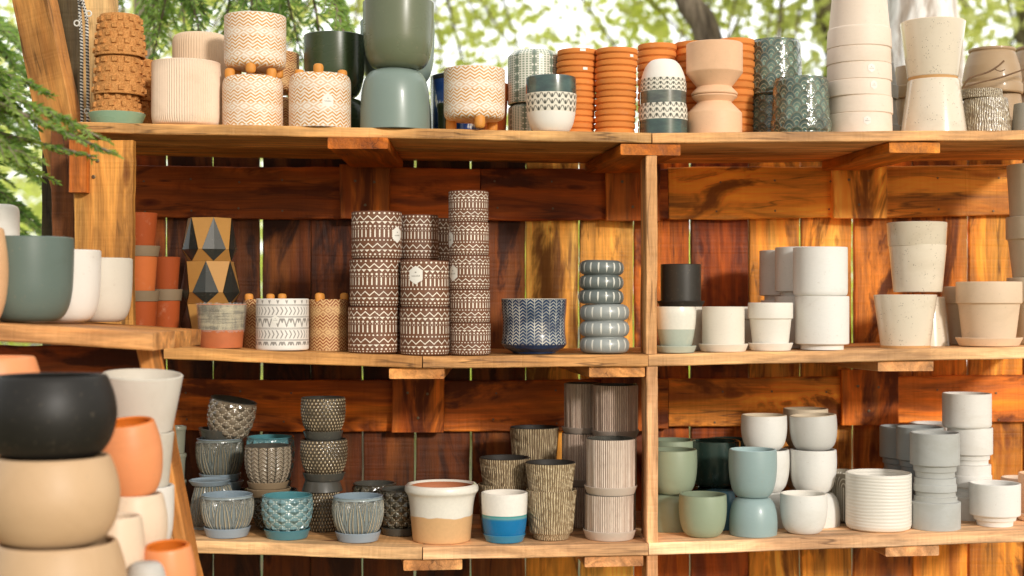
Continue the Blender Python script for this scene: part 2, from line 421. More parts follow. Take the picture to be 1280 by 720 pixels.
# ---------------------------------------------------------------- the shelf plane
def Yf(X): return 2.80 if X<=-.1764 else 2.80+(X+.1764)*.121
def at(px,py,dy=0.0,Y=None):
    """world point seen at photo pixel px,py, lying dy behind the front edge of the shelves (or at depth Y)"""
    if Y is None:
        Y=2.9
        for _ in range(8): Y=Yf((px-640)*Y/F)+dy
    return Vector(((px-640)*Y/F,Y,CZ+(YH-py)*Y/F))
EDGE={'top':[(60,152),(815,166),(1420,161.5)],'mid':[(120,431),(528,445.5),(815,443),(1420,431)],'low':[(120,672),(528,684.5),(815,679),(1420,658)]}
EW={k:[(at(x,y).x,at(x,y).z) for x,y in v] for k,v in EDGE.items()}
def shz(s,X):
    p=EW[s]
    for (x0,z0),(x1,z1) in zip(p,p[1:]):
        if X<=x1 or (x1,z1)==p[-1]: return z0+(z1-z0)*(X-x0)/(x1-x0)

def board(name,a,b,width,thick,wdir,col,parent=None,sub=14,jit=.0012,bev=.0018,label=None,mat=None,age=None):
    """a sawn board from a to b (centre line), width along wdir, thickness along the third axis"""
    a,b=Vector(a),Vector(b); L=(b-a); ln=L.length; X=L/ln; Yv=Vector(wdir); Yv=(Yv-X*Yv.dot(X)).normalized(); Z=X.cross(Yv)
    hw,ht=width/2,thick/2; v=[];f=[]
    ring=[(-hw+bev,-ht),(hw-bev,-ht),(hw,-ht+bev),(hw,ht-bev),(hw-bev,ht),(-hw+bev,ht),(-hw,ht-bev),(-hw,-ht+bev)]
    s=random.random()*50; sub=max(2,int(ln/.022) if sub==14 else sub)
    for i in range(sub+1):
        x=-ln/2+ln*i/sub; q=x/.05; J=random.uniform
        e1=jit*(math.sin(s+q*1.9)*.35+math.sin(s*2+q*.7)+J(-.5,.5)+(J(-1.6,0) if random.random()<.06 else 0)); e2=jit*(math.sin(s*3+q*2.3)*.35+math.sin(s+q*.5)+J(-.5,.5)); e3=jit*.5*(math.sin(s*5+q*.9)+J(-.5,.5))
        for y,z in ring: v.append((x,y+(e1 if y<0 else e2),z+e3))
    for i in range(sub):
        for k in range(8):
            t=(k+1)%8; f.append((i*8+k,(i+1)*8+k,(i+1)*8+t,i*8+t))
    f.append(tuple(range(8))); f.append(tuple(sub*8+k for k in range(7,-1,-1)))
    me=mesh_of(v,f,name,28); bm=bmesh.new(); bm.from_mesh(me); bmesh.ops.recalc_face_normals(bm,faces=bm.faces); bm.to_mesh(me); bm.free()
    o=link(name,me,parent,[mat or WOOD]); m=Matrix((X,Yv,Z)).transposed().to_4x4(); m.translation=(a+b)/2
    if parent: m=Matrix.Translation(-Vector(parent.location))@m
    o.matrix_local=m; c=srgb(col) if isinstance(col,str) else col; o.color=(c[0],c[1],c[2],(1.0 if name in ('back_slat','rail','block','back_panel') else .25) if age is None else age)
    if label: o['label']=label
    return o
def screw(p,parent,nrm=(0,-1,0),r=.0032):
    n=Vector(nrm); q=n.to_track_quat('Z','X')
    v=[];f=[];k=10
    for rr,z in ((r,0),(r,.0012),(r*.75,.0016),(r*.4,.0016),(r*.34,.0008)):
        for s in range(k): v.append(q@Vector((rr*math.cos(2*PI*s/k),rr*math.sin(2*PI*s/k),z)))
    for i in range(4):
        for s in range(k): f.append((i*k+s,i*k+(s+1)%k,(i+1)*k+(s+1)%k,(i+1)*k+s))
    f.append(tuple(4*k+s for s in range(k)))
    o=link('screw',mesh_of(v,f),parent,[SCREW]); o.location=Vector(p)-(Vector(parent.location)); return o
SCREW=Mat('screw_steel').set('#7a6a52',rough=.5); SCREW.node_tree.nodes['Principled BSDF'].inputs['Metallic'].default_value=.8
UNIT=empty('wooden_shelf_unit',at(640,760,.1)); UNIT.location.z=0.0
tag(UNIT,'large rough sawn wooden shelf unit crowded with plant pots on three long shelves','shelf')
U=UNIT
FRONT='#d9a983'; FR2='#d8a472'
DEPTH=.44
def shelf_boards(s,spans,cols,th):
    for (p0,p1),c in zip(spans,cols):
        A=at(p0,400);B=at(p1,400)
        w=(DEPTH-.004)/2-.0015; dirv=Vector((B.x-A.x,B.y-A.y,0)).normalized(); nr=Vector((-dirv.y,dirv.x,0))
        za,zb=shz(s,A.x),shz(s,B.x)
        for k in range(2):
            off=nr*(w/2+k*(w+.003))
            a=Vector((A.x,A.y,za-th/2))+off; b=Vector((B.x,B.y,zb-th/2))+off
            if k: a.z-=.0012; b.z-=.0012
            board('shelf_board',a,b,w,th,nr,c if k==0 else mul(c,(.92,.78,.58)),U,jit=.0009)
def mul(c,m):
    c=srgb(c) if isinstance(c,str) else c
    return (c[0]*m[0],c[1]*m[1],c[2]*m[2],1)
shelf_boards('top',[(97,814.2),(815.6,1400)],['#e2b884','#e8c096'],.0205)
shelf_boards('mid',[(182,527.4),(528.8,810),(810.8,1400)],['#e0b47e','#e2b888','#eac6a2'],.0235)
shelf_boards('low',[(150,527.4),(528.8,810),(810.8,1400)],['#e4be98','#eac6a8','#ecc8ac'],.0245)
# slats of the back wall; left bay's dappled shade is put into their colours
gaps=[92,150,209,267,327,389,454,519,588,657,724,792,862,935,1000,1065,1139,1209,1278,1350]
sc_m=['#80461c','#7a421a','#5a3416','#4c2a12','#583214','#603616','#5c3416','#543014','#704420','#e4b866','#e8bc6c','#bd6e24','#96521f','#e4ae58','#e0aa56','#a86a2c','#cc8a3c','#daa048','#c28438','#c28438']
for i in range(len(gaps)-1):
    g0,g1=gaps[i],gaps[i+1]; A=at(g0+1.2,400,DEPTH+.035); B=at(g1-1.2,400,DEPTH+.035)
    zt=at(640,188,DEPTH+.03).z; c=(A+B)/2
    if g0<800: cut=at(640,452,DEPTH).z
    wd=(B-A).length
    jx=random.uniform(-.001,.001)
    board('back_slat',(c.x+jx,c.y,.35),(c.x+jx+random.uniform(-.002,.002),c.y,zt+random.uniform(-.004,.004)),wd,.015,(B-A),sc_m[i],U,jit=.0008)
# rails, blocks, brackets; rail and block tints carry left shade and right sunlight
def rail(p0,p1,yt0,yb0,yt1,yb1,col,dy=DEPTH+.014,th=.021,name='rail'):
    A=at(p0,(yt0+yb0)/2,dy);B=at(p1,(yt1+yb1)/2,dy); w=(at(p0,yt0,dy)-at(p0,yb0,dy)).z
    return board(name,A,B,w,th,(0,0,1),col,U)
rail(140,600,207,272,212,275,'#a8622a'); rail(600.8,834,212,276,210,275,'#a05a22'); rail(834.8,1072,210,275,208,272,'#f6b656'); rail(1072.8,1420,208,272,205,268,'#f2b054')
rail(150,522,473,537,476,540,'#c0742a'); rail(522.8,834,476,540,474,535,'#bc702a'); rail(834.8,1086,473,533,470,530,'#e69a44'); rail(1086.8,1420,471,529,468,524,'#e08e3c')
def block(p0,p1,yt,yb,col,dy=DEPTH-.012):
    A=at((p0+p1)/2,yb,dy);B=at((p0+p1)/2,yt,dy); w=(at(p1,yt,dy)-at(p0,yt,dy)).length
    o=board('block',A,B,w,.021,(1,.0,0),col,U,sub=4)
    for fx,fy in ((.3,.3),(.68,.32),(.5,.75)):
        q=at(p0+(p1-p0)*fx,yt+(yb-yt)*fy,dy-.0115); screw(q,U)
    return o
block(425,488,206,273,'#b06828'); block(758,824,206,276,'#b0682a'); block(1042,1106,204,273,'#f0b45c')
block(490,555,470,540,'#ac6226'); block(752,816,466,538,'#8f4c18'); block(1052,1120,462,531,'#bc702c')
def bracket(s,px,wpx,col,th,bt,dy0=.012):
    A=at(px,400,dy0); dirn=Vector((0,1,0)) if A.x<-.1764 else Vector((-.12,1,0)).normalized()
    B=A+dirn*(DEPTH-.026); B.x=A.x+dirn.x*(DEPTH-.026)
    za=shz(s,A.x)-th-bt/2-.0015
    w=wpx*A.y/F
    return board('bracket',(A.x,A.y,za),(B.x,B.y,za),w,bt,(1,0,0),col,U,sub=5)
bracket('top',447,74,'#bb7028',.0205,.022); bracket('top',813,76,'#bb7228',.0205,.022,.004); bracket('top',1143,66,'#cc8838',.0205,.022)
bracket('mid',521,68,'#d39a63',.0235,.021); bracket('mid',771,70,'#d3a06c',.0235,.021); bracket('mid',1132,72,'#d9aa80',.0235,.021)
bracket('low',541,74,'#d6a273',.0245,.021); bracket('low',768,74,'#dba981',.0245,.021); bracket('low',1140,70,'#deb08c',.0245,.021)
def nail(p):
    o=screw(p,U,r=.0024); o.name='nail'
for yy in (225,262,490,527):
    for i in range(1,len(gaps)-1):
        c=(gaps[i]+gaps[i+1])/2
        if not (420<c<495 or 485<c<560 or 750<c<830 or 1040<c<1122): nail(at(c+random.uniform(-6,6),yy+random.uniform(-3,3),DEPTH+.0025))
# divider posts (boards on edge)
def divider(px,s0,s1,t1,col):
    A=at(px,400,.064)
    z0=shz(s0,A.x)+.0005; z1=shz(s1,A.x)-t1
    board('divider_post',(A.x,A.y,z0),(A.x,A.y,z1),.118,.0225,(0,1,0),col,U)
divider(811,'mid','top',.0205+.0245,'#deb084'); divider(812,'low','mid',.0235+.001,'#e6b894')
A=at(812,400,.064); board('divider_post',(A.x,A.y,.3),(A.x,A.y,shz('low',A.x)-.0255),.118,.0225,(0,1,0),'#d9a680',U)
# left posts
def vpost(p0,p1,y0,y1,Y,th,col,name='post'):
    A=at((p0+p1)/2,y1,Y=Y);B=at((p0+p1)/2,y0,Y=Y)
    return board(name,A,B,(p1-p0)*Y/F,th,(1,0,0),col,U)
vpost(94,168,176,860,2.815,.024,'#cc9a58'); vpost(70,106,165,860,2.93,.06,'#80502c'); vpost(55,72,120,860,3.02,.03,'#4a4636')
vpost(104,146,-80,176,3.23,.04,'#d2b58c'); vpost(72,100,-80,150,3.10,.03,'#575040')
o=vpost(88,109,176,241,2.79,.03,'#8d5426','block')
for q in ((122,201),(117,221)): screw(at(*q,Y=2.802),U,r=.0038)
# slanting brace top left
a=at(24,-90,Y=2.985);b=at(92,235,Y=2.985); board('brace',a,b,.088,.036,(1,-.35,0),'#b98a55',U)
# ---------------------------------------------------------------- pots
def prof(kind,r,h,b=.0018):
    P={
    'cyl':[(.955,0),(.99,.015),(1,.05),(1,1)],
    'cylb':[(.90,0),(.97,.03),(1,.09),(1,1)],
    't95':[(.94,0),(.955,.01),(1,1)],'t90':[(.89,0),(.90,.01),(1,1)],'t85':[(.83,0),(.845,.01),(1,1)],'t78':[(.76,0),(.775,.01),(1,1)],
    }
    C={
    'round':[(.80,0),(.93,.035),(.985,.11),(1,.22),(1,.6),(1,1)],
    'ubowl':[(.42,0),(.60,.045),(.78,.15),(.91,.33),(.975,.58),(1,.82),(.995,1)],
    'ubowl2':[(.55,0),(.74,.05),(.88,.17),(.96,.36),(.99,.6),(1,.8),(1,1)],
    'udeep':[(.62,0),(.80,.05),(.92,.17),(.975,.36),(1,.6),(1,.8),(.99,1)],
    'cup':[(.58,0),(.70,.03),(.86,.16),(.96,.38),(1,.62),(1,.85),(.985,1)],
    'belly':[(.68,0),(.80,.07),(.93,.24),(1,.5),(.97,.74),(.885,.94),(.845,1)],
    'belly2':[(.62,0),(.76,.06),(.92,.24),(1,.52),(.97,.74),(.87,.94),(.82,1)],
    'bell':[(.66,0),(.74,.03),(.84,.2),(.93,.45),(.985,.7),(1,.88),(.975,1)],
    'glob':[(.60,0),(.71,.04),(.86,.19),(.965,.43),(1,.68),(.985,.88),(.975,1)],
    'jar':[(.55,0),(.70,.05),(.88,.2),(.99,.45),(1,.62),(.93,.82),(.80,.9),(.78,.93),(.86,.96),(.86,1)],
    'flare':[(.74,0),(.78,.015),(.80,.1),(.84,.4),(.88,.68),(.93,.83),(1,.90),(1.0,.97),(.985,1)],
    }
    if kind=='rim': # straight taper under a heavier collar
        P['rim']=[(.76,0),(.78,.01),(.925,.70),(.925,.705),(.985,.715),(1,1)]
    if kind=='rim2': P['rim2']=[(.79,0),(.80,.01),(.93,.62),(.955,.63),(1,.64),(1,1)]
    if kind=='nestrim': P['nestrim']=[(.70,0),(.72,.01),(.93,.77),(.93,.775),(.985,.78),(1,1)]
    if kind=='footed': P['footed']=[(.80,0),(.80,.09),(.86,.095),(.97,.10),(1,.115),(1,1)]
    if kind=='step2': P['step2']=[(.80,0),(.80,.13),(.865,.135),(.865,.27),(.97,.275),(1,.295),(1,1)]
    if kind=='step3': P['step3']=[(.70,0),(.72,.12),(.82,.13),(.84,.235),(.97,.245),(1,.27),(1,1)]
    if kind=='bandjar': P['bandjar']=[(.86,0),(.9,.03),(.96,.72),(.96,.725),(1,.735),(1,.97),(.99,1)]
    if kind=='jar2': P['jar2']=[(.76,0),(.77,.045),(.72,.075),(.77,.12),(.90,.4),(.965,.70),(.94,.77),(1,.79),(1,.98),(.98,1)]
    if kind=='rimt': P['rimt']=[(.68,0),(.70,.01),(.935,.795),(.935,.80),(.97,.812),(1,1)]
    if kind=='ringpc': P['ringpc']=[(.96,0),(.96,.48),(1,.5),(1,1)]
    if kind=='hour': P['hour']=[(.80,0),(.82,.01),(.83,.035),(.62,.16),(.62,.17),(1,.44),(1,1)]
    if kind=='grid': C['grid']=[(.75,0),(.84,.03),(.97,.09),(1,.16),(1,.5),(1,1)]
    if kind=='dome': C['dome']=[(.36,0),(.55,.03),(.76,.14),(.92,.32),(.98,.45),(1,.6),(1,1)]
    if kind=='basebowl': P['basebowl']=[(.60,0),(.66,.01),(.66,.03),(.90,.10),(1,.18),(.96,.36),(.95,.6),(.98,.8),(1,1)]
    if kind=='tumb': C['tumb']=[(.74,0),(.82,.02),(.90,.12),(.955,.35),(.98,.6),(1,.85),(1,1)]
    if kind in C:
        return [(max(.001,x*r),y*h) for x,y in catmull(C[kind],4)]
    return soften([(x*r,y*h) for x,y in P[kind]],b)
def top_of(st,side=0): return st
def surf(profile,z):
    for (r0,z0),(r1,z1) in zip(profile,profile[1:]):
        if z0<=z<=z1 and z1>z0: return r0+(r1-r0)*(z-z0)/(z1-z0)
    return profile[-1][0]
def sticker(pot,pr,H,inv,ang,zc,size,shape='hex',text=True,col='#e9e6dd'):
    """paper sticker wrapped on the wall of a pot, ang measured from the front towards +x"""
    pts=[]
    if shape=='hex': base=[(math.cos(R(90+60*k))*.5,math.sin(R(90+60*k))*.56) for k in range(6)]
    else: base=[(-.5,-.22),(.5,-.22),(.5,.22),(-.5,.22)]
    def pt(x,z,off=.0006):
        zz=(H-z) if inv else z
        r=surf(pr,max(0,min(H,zz)))+off; t=R(ang)+x/r-PI/2
        return (r*math.cos(t),r*math.sin(t),z)
    v=[];f=[]; n=len(base); rings=4
    v.append(pt(0,zc))
    for q in range(1,rings+1):
        for i in range(n):
            for k in range(4):
                a,b=base[i],base[(i+1)%n]; x=(a[0]+(b[0]-a[0])*k/4)*size*q/rings; z=(a[1]+(b[1]-a[1])*k/4)*size*q/rings
                v.append(pt(x,zc+z))
    m=n*4
    for i in range(m): f.append((0,1+i,1+(i+1)%m))
    for q in range(rings-1):
        for i in range(m): f.append((1+q*m+i,1+(q+1)*m+i,1+(q+1)*m+(i+1)%m,1+q*m+(i+1)%m))
    o=link('sticker',mesh_of(v,f,'sticker'),pot,[matte(col,rough=.5,grain=.1)])
    if text:   # faint line of print and a small leaf mark
        v=[];f=[]
        def q4(x0,x1,z0,z1):
            b=len(v); v.extend([pt(x0,zc+z0,.0010),pt(x1,zc+z0,.0010),pt(x1,zc+z1,.0010),pt(x0,zc+z1,.0010)]); f.append((b,b+1,b+2,b+3))
        x=-.26*size
        while x<.24*size:
            w=random.uniform(.03,.07)*size; q4(x,x+w,-.09*size,random.choice((-.03,.0))*size); x+=w+.025*size
        if shape=='hex': q4(-.05*size,.05*size,.12*size,.2*size)
        link('print',mesh_of(v,f,'print'),o,[matte('#a8a49b',grain=.1)])
    return o
REC=[]
RELIEF={'carved_petal_glaze':(rl_petal,.0020),'dotted_diamond_glaze':(rl_diam,.0022),'dashed_glaze':(rl_dash,.0018),'relief_glaze':(rl_wick,.0020),'green_scale_glaze':(rl_scale,.0022),'streaked_glaze':(rl_stri,.0011),'brown_streaked_glaze':(rl_stri,.0010)}
def pot(name,label,px,w,yt,dy=.08,on='low',k='cyl',mat=None,inner=None,lipm=None,inv=False,wall=.0045,flute=None,segs=72,cat='plant pot',group=None,Y=None,nest=0,sauc=None,yb=None,wob=.004,stick=None,feet=None,below=False,tilt=0,tx=0,rot=None,loc=None,lab2=None):
    """a turned pot seen w photo pixels wide with its top at row yt; 'on' is a shelf name, a height or the pot beneath"""
    if isinstance(on,dict) and Y is None and dy is None: P=at(px,yt,Y=on['Y'])
    elif Y is not None: P=at(px,yt,Y=Y)
    else: P=at(px,yt,dy)
    r=w/2*P.y/F*.992
    if isinstance(on,str): z0=shz(on,P.x)+.0008
    elif isinstance(on,dict): z0=on['top']-nest*P.y/F+.0006
    elif on is None: z0=at(px,yb,Y=P.y).z
    else: z0=on
    pr_s=None; sh=0
    if sauc: # (width px, height px, material)
        sh=sauc[1]*P.y/F
    H=P.z-z0-sh*.72 if not below else P.z-z0
    if H<.004: H=.004; print('LOW',label)
    if feet and not inv: z0+=feet[2]*.6; H-=feet[2]*.6
    pr=prof(k,r,H)
    mat=mat or matte('#dddddd'); rl=RELIEF.get(mat.name.split('.')[0]); segs=264 if rl else segs
    me=lathe(pr,wall,segs,inv,flute,wob=wob,relief=rl); inner=inner or mat
    o=link(name,me,None,[mat,inner,lipm or inner])
    zz=z0+sh*.72
    o.location=(P.x,P.y,zz); o.rotation_euler=(R(tx),R(tilt),R(random.uniform(-25,25) if rot is None else rot))
    tag(o,label,cat,group)
    if sauc:
        s=saucer_mesh(sauc[0]/2*P.y/F,sh); so=link('saucer',s,o,[sauc[2]]); so.location=(0,0,-sh*.72+.0003)
        if lab2: so['label']=lab2
    for st in (stick or ()): # (angle, height fraction, size m, shape)
        s=sticker(o,pr,H,bool(inv),st[0]-math.degrees(o.rotation_euler.z),st[1]*H,st[2],st[3] if len(st)>3 else 'hex')
    if feet: add_feet(o,feet,r,H,inv)
    REC.append((label,P.x,P.y,r,zz,zz+H,inv,k))
    return dict(o=o,X=P.x,Y=P.y,top=zz+H,r=r,H=H,z=zz,px=px,pr=pr)
def saucer_mesh(r,h):
    pr=soften([(r*.87,0),(r*.89,h*.08),(r*.985,h*.85),(r,h)],.0012)
    return lathe(pr,.0035,64,floor=h*.35)
FOOTM=None
def add_feet(o,f,r,H,inv):
    n,fr_,fh,rot=f   # count, radius of the foot, length, turn
    for i in range(n):
        a=R(rot)+2*PI*i/n-PI/2-o.rotation_euler.z
        pts=[(.0,-.2),(.75,0),(1,.35),(1.06,.7),(.9,.92),(.5,1.0),(.05,1.02)]
        pr=catmull([(x*fr_,z*fh) for x,z in pts],3)
        v=[];fc=[];S_=14
        for x,z in pr:
            for s in range(S_): t=2*PI*s/S_; v.append((x*math.cos(t),x*math.sin(t)*.9,z))
        for j in range(len(pr)-1):
            for s in range(S_): t=(s+1)%S_; fc.append((j*S_+s,j*S_+t,(j+1)*S_+t,(j+1)*S_+s))
        fc.append(tuple((len(pr)-1)*S_+s for s in range(S_)))
        me=mesh_of(v,fc,'foot'); fo=link('foot',me,o,[FOOTM])
        fo.location=(math.cos(a)*(r*.80),math.sin(a)*(r*.80),H-fh*.42 if inv else fh*.42)
        if not inv: fo.rotation_euler=(PI,0,0)
# ---------------------------------------------------------------- glazes used by the pots
FOOTM=matte('#d8913f',rough=.6,name='ochre_clay')
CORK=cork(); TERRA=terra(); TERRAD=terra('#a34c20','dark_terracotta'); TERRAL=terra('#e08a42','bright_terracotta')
PINK=matte('#ecd4bc',rough=.65); BEIGE=matte('#dfc3a4',rough=.65)
SAGEG=glossy('#687058',rough=.30,coat=.25); DKG=glossy('#37452c',rough=.28,coat=.25); TEALM=matte('#7d8e86',rough=.36,coat=.15,grain=.2); TEALL=matte('#7fa09b',rough=.4,grain=.2)
CREAMG=glossy('#e6dac6',rough=.18,speck=1,coat=.6); CREAMB=matte('#cfa06a',rough=.6)
PEACH=matte('#ecc09a',rough=.6); TALLB=matte('#ecdac8',rough=.6); GREYB=matte('#d6c6ac',rough=.6)
WHITE=matte('#e8e6e1',rough=.6); WHITEC=matte('#ebe6dc',rough=.55); CREAM=matte('#e4dccd',rough=.6); COOLW=matte('#e0dfda',rough=.55)
BLACK=matte('#33302b',rough=.42,grain=.2,coat=.1); DARKI=matte('#2a2622',rough=.6)
BROWNJ=matte('#b09472',rough=.5,coat=.2); GRAYB=matte('#b3b5b2',rough=.65); GRAYBD=matte('#989d9d',rough=.65)
PETG=petals('#8d989b','#d8c6a2','#4a453a'); PETD=petals('#747c78','#b5a380','#2b2822'); BLUEG=glossy('#8596a2',rough=.3,coat=.4); BLUES=glossy('#909eab',rough=.35,coat=.3)
DDG=dotdiamond('#6d6152','#dfd2ba','#8d806c'); DDB=dotdiamond('#446f78','#a9cfd0','#6fa0a6',12,4); DDK=dotdiamond('#3c3830','#a8a08c','#55503f',12,4)
DASH=dashes('#54493a','#c2ae8c'); WICK=wicker('#8a7c6a','#c8b8a0'); OLIVE=striate('#6e5a42','#cdb996',64,wob=.8); OLIVEL=striate('#7e684c','#d9c6a2',60,wob=.8)
FLUT=striate('#94796a','#dcc4ae',72,wob=.1,wear=1,name='ribbed_glaze'); FLUTL=striate('#b89e8c','#ecdccb',72,wob=.1,wear=1,name='pale_ribbed_glaze')
BRST=striate('#7d684c','#e2d5b8',60,wob=2,name='brown_streaked_glaze')
DKS=glossy('#4b4a44',rough=.3,coat=.4); TEALS=glossy('#4a7c88',rough=.25,coat=.5); TEALI=glossy('#508890',rough=.2,coat=.6)
SAGE=matte('#94a188',rough=.42,coat=.15,grain=.2); SAGEI=matte('#7f8b74',rough=.42,grain=.2); BLUEM=matte('#92a8a8',rough=.4,coat=.15,grain=.25); BLUEI=matte('#a7bfc0',rough=.4)
GREEND=glossy('#2b3d37',rough=.25,coat=.5); CREAMJ=matte('#86735a',rough=.6)
GEO=geo_white(); HERR=herring(); GRID=gridw(); SCALE=scales(); ARCH=arches(); ENAM=enamel(); RUST=rustic()
def bandm(lo,hi,b0,b1,glossy_top):
    M=Mat('cut_band_glaze'); u,v=uv(); n=22
    w=(v-b0)/(b1-b0); row=fr(w*3); inb=band(v,b0,b1); dx=ab(fr(u*n)-.5)*2
    V=(ab(dx-row)<.20); hole=(dx<.35-row*.3)*(row<.7)
    m=mx(V*.7,hole)*inb*band(row,.08,.93)
    n1=noise(vmul(coord(),(22,22,60)),1,4,.6)
    g=mixc(ss(n1,.35,.7),hi if glossy_top else lo,mixc(1.0,srgb(hi if glossy_top else lo),(1.8,1.9,1.7,1),'MULTIPLY'))
    c=mixc(v>b1,lo,g) if glossy_top else mixc(v>b1,g,hi)
    c=mixc(inb,c,'#e2dbca'); c=mixc(m,c,'#4b4c42')
    gl=(v>b1) if glossy_top else (v<b0)
    return M.set(c,rough=gl*(-.4)+.6,bump=0-m,bs=.7,bd=.0015,coat=gl*.9,crough=.07)
BANDT=bandm('#e9e4da','#304442',.36,.70,True); BANDG=bandm('#e9e4da','#4c514c',.40,.66,True)
# ================================================================ TOP SHELF
# cork-like studded pots on a green plate
def studs(d,n,rows,inv):
    o=d['o']; v=[];f=[]
    for j in range(rows):
        z=d['H']*(.13+j*.74/(max(1,rows-1)) )if rows>1 else d['H']*.5
        zz=(d['H']-z) if inv else z
        r=surf(d['pr'],zz)
        for i in range(n):
            a=2*PI*(i+.5*(j%2))/n; s=.0056; t=.0055
            m=Matrix.Rotation(a,4,'Z')@Matrix.Translation((r-.001,0,z))
            b=len(v)
            for x,y,q in ((0,-s,-s),(0,s,-s),(0,s,s),(0,-s,s),(t,-s*.8,-s*.8),(t,s*.8,-s*.8),(t,s*.8,s*.8),(t,-s*.8,s*.8)): v.append(m@Vector((x,y,q)))
            for q in ((4,5,6,7),(0,1,5,4),(1,2,6,5),(2,3,7,6),(3,0,4,7)): f.append(tuple(b+k for k in q))
    link('stud_relief',mesh_of(v,f,'studs',30),o,[CORK])
gp=pot('plate','pale green glazed plate under the stack of studded cork coloured pots',146,71,143,dy=.06,on='top',k='t85',mat=glossy('#8fae92',rough=.3,coat=.4),wall=.004,cat='plate',below=True)
gp_z=gp['top']
c1=pot('plant_pot','lowest studded cork coloured pot, upturned on the pale green plate',146,62,120,dy=.06,on=gp['top']-.004,k='t78',mat=CORK,inv=True,group='studded cork coloured pots'); studs(c1,12,3,True)
c2=pot('plant_pot','middle studded cork coloured pot of the front stack on the green plate',149,63,72,dy=.06,on=c1,k='t85',mat=CORK,inv=True,group='studded cork coloured pots'); studs(c2,12,4,True)
c3=pot('plant_pot','topmost studded cork coloured pot beside the black and white rope',150,63,20,dy=.06,on=c2,k='t78',mat=CORK,inv=True,group='studded cork coloured pots'); studs(c3,12,5,True)
b1=pot('plant_pot','studded pot at the bottom of the rear stack behind the green plate',168,60,128,dy=.19,on='top',k='t90',mat=CORK,inv=True,group='studded cork coloured pots'); studs(b1,16,2,True)
b2=pot('plant_pot','studded pot on top of the rear stack, half hidden by the front stack',168,60,76,dy=.19,on=b1,k='t85',mat=CORK,inv=True,group='studded cork coloured pots'); studs(b2,16,4,True)
# fluted
fl=(84,.0018)
pot('plant_pot','wide fine fluted pink cream pot standing at the shelf edge',233,86,80,dy=.078,on='top',k='round',mat=PINK,flute=fl,segs=504)
a=pot('plant_pot','lower fluted beige pot behind the wide pink cream fluted pot',252,68,119,dy=.215,on='top',k='cylb',mat=BEIGE,flute=(64,.001),segs=384,inv=True)
pot('plant_pot','taller fluted beige pot rising behind the wide pink cream fluted pot',251,70,44,dy=.215,on=a,k='round',mat=BEIGE,flute=(64,.001),segs=384,inv=True)
# chevron pots with feet
ft=(3,.0098,.028,0)
g='chevron patterned pots with three ochre feet'
a=pot('footed_planter','upturned chevron pot carrying another chevron pot on its feet',316,75,97,dy=.075,on='top',k='round',mat=CHEV,inv=True,feet=(3,.0098,.026,180),group=g)
pot('footed_planter','upright chevron pot balanced feet down on the feet of an upturned one',319,77,22,dy=.08,on=a['top']+.002,k='round',mat=CHEV,inner=PINK,feet=(3,.0098,.026,0),group=g)
pot('footed_planter','upturned chevron pot with a hexagonal paper sticker and feet in the air',400,78,94,dy=.076,on='top',k='round',mat=CHEV,inv=True,feet=(3,.0098,.026,4),group=g,stick=[(22,.46,.026)])
a=pot('footed_planter','upturned chevron pot in the gap behind the two front chevron pots',345,62,124,dy=.23,on='top',k='round',mat=CHEVB,inv=True,group=g)
pot('footed_planter','upright chevron pot standing in shade behind the balanced pair',341,66,68,dy=.23,on=a['top'],k='round',mat=CHEVB,feet=(3,.009,.022,75),group=g)
pot('footed_planter','upright chevron pot standing on its own three ochre feet at the shelf edge',593,77,88,dy=.066,on='top',k='round',mat=CHEV,inner=PINK,feet=(3,.0105,.036,14),group=g)
# green bowls
a=pot('plant_pot','dark green upturned bowl behind the stickered chevron pot',425,72,124,dy=.20,on='top',k='ubowl2',mat=DKG,inv=True)
pot('plant_pot','dark olive green bowl left of the tall green bowl pair',418,77,46,dy=.20,on=a,k='ubowl2',mat=DKG)
a=pot('plant_pot','big blue green bowl turned upside down under the olive bowl',494,88,88,dy=.088,on='top',k='ubowl2',mat=TEALM,inv=True)
pot('plant_pot','big glossy olive green bowl balanced on the upturned blue green bowl',498,89,4,dy=.088,on=a,k='ubowl2',mat=SAGEG)
a=pot('plant_pot','upturned teal bowl behind the big green pair',500,80,108,dy=.27,on='top',k='ubowl2',mat=TEALM,inv=True)
pot('plant_pot','teal bowl showing both sides behind the big olive green bowl',497,93,28,dy=.27,on=a,k='ubowl2',mat=TEALM)
pot('enamel_pot','chipped blue and white enamel pot with black rim behind the standing chevron pot',584,93,97,dy=.32,on='top',k='cylb',mat=ENAM,inner=ENAM,inv=False)
pot('plant_pot','small dark olive lidded cup left of the standing chevron pot',556,20,130,dy=.2,on='top',k='flare',mat=DKG)
pot('plant_pot','terracotta pot glimpsed between the chevron pot and the grid patterned stack',618,36,106,dy=.2,on='top',k='rim',mat=TERRA)
# grid pots
a=pot('plant_pot','lower green and white grid pot behind the teal rimmed bowl',669,68,131,dy=.175,on='top',k='grid',mat=GRID,inv=True)
pot('plant_pot','upper green and white grid pot with rounded glazed shoulder',668,67,65,dy=.175,on=a,k='grid',mat=GRID,inv=True)
pot('plant_pot','teal glazed bowl with cut white band and matte white base',689,64,98,dy=.062,on='top',k='cup',mat=BANDT,inner=GREEND)
a=pot('plant_pot','lower banded bowl of the upturned pair, its teal rim on the shelf',829,61,108,dy=.064,on='top',k='dome',mat=BANDT,inv=True)
pot('plant_pot','upturned bowl with white dome and dark grey glazed rim beside the peach pots',829,58,75,dy=.064,on=None,yb=137,k='dome',mat=BANDG,inv=True)
pot('plant_pot','banded bowl half hidden between the white domed bowl and the peach pots',851,48,100,dy=.19,on='top',k='dome',mat=BANDT,inv=True)
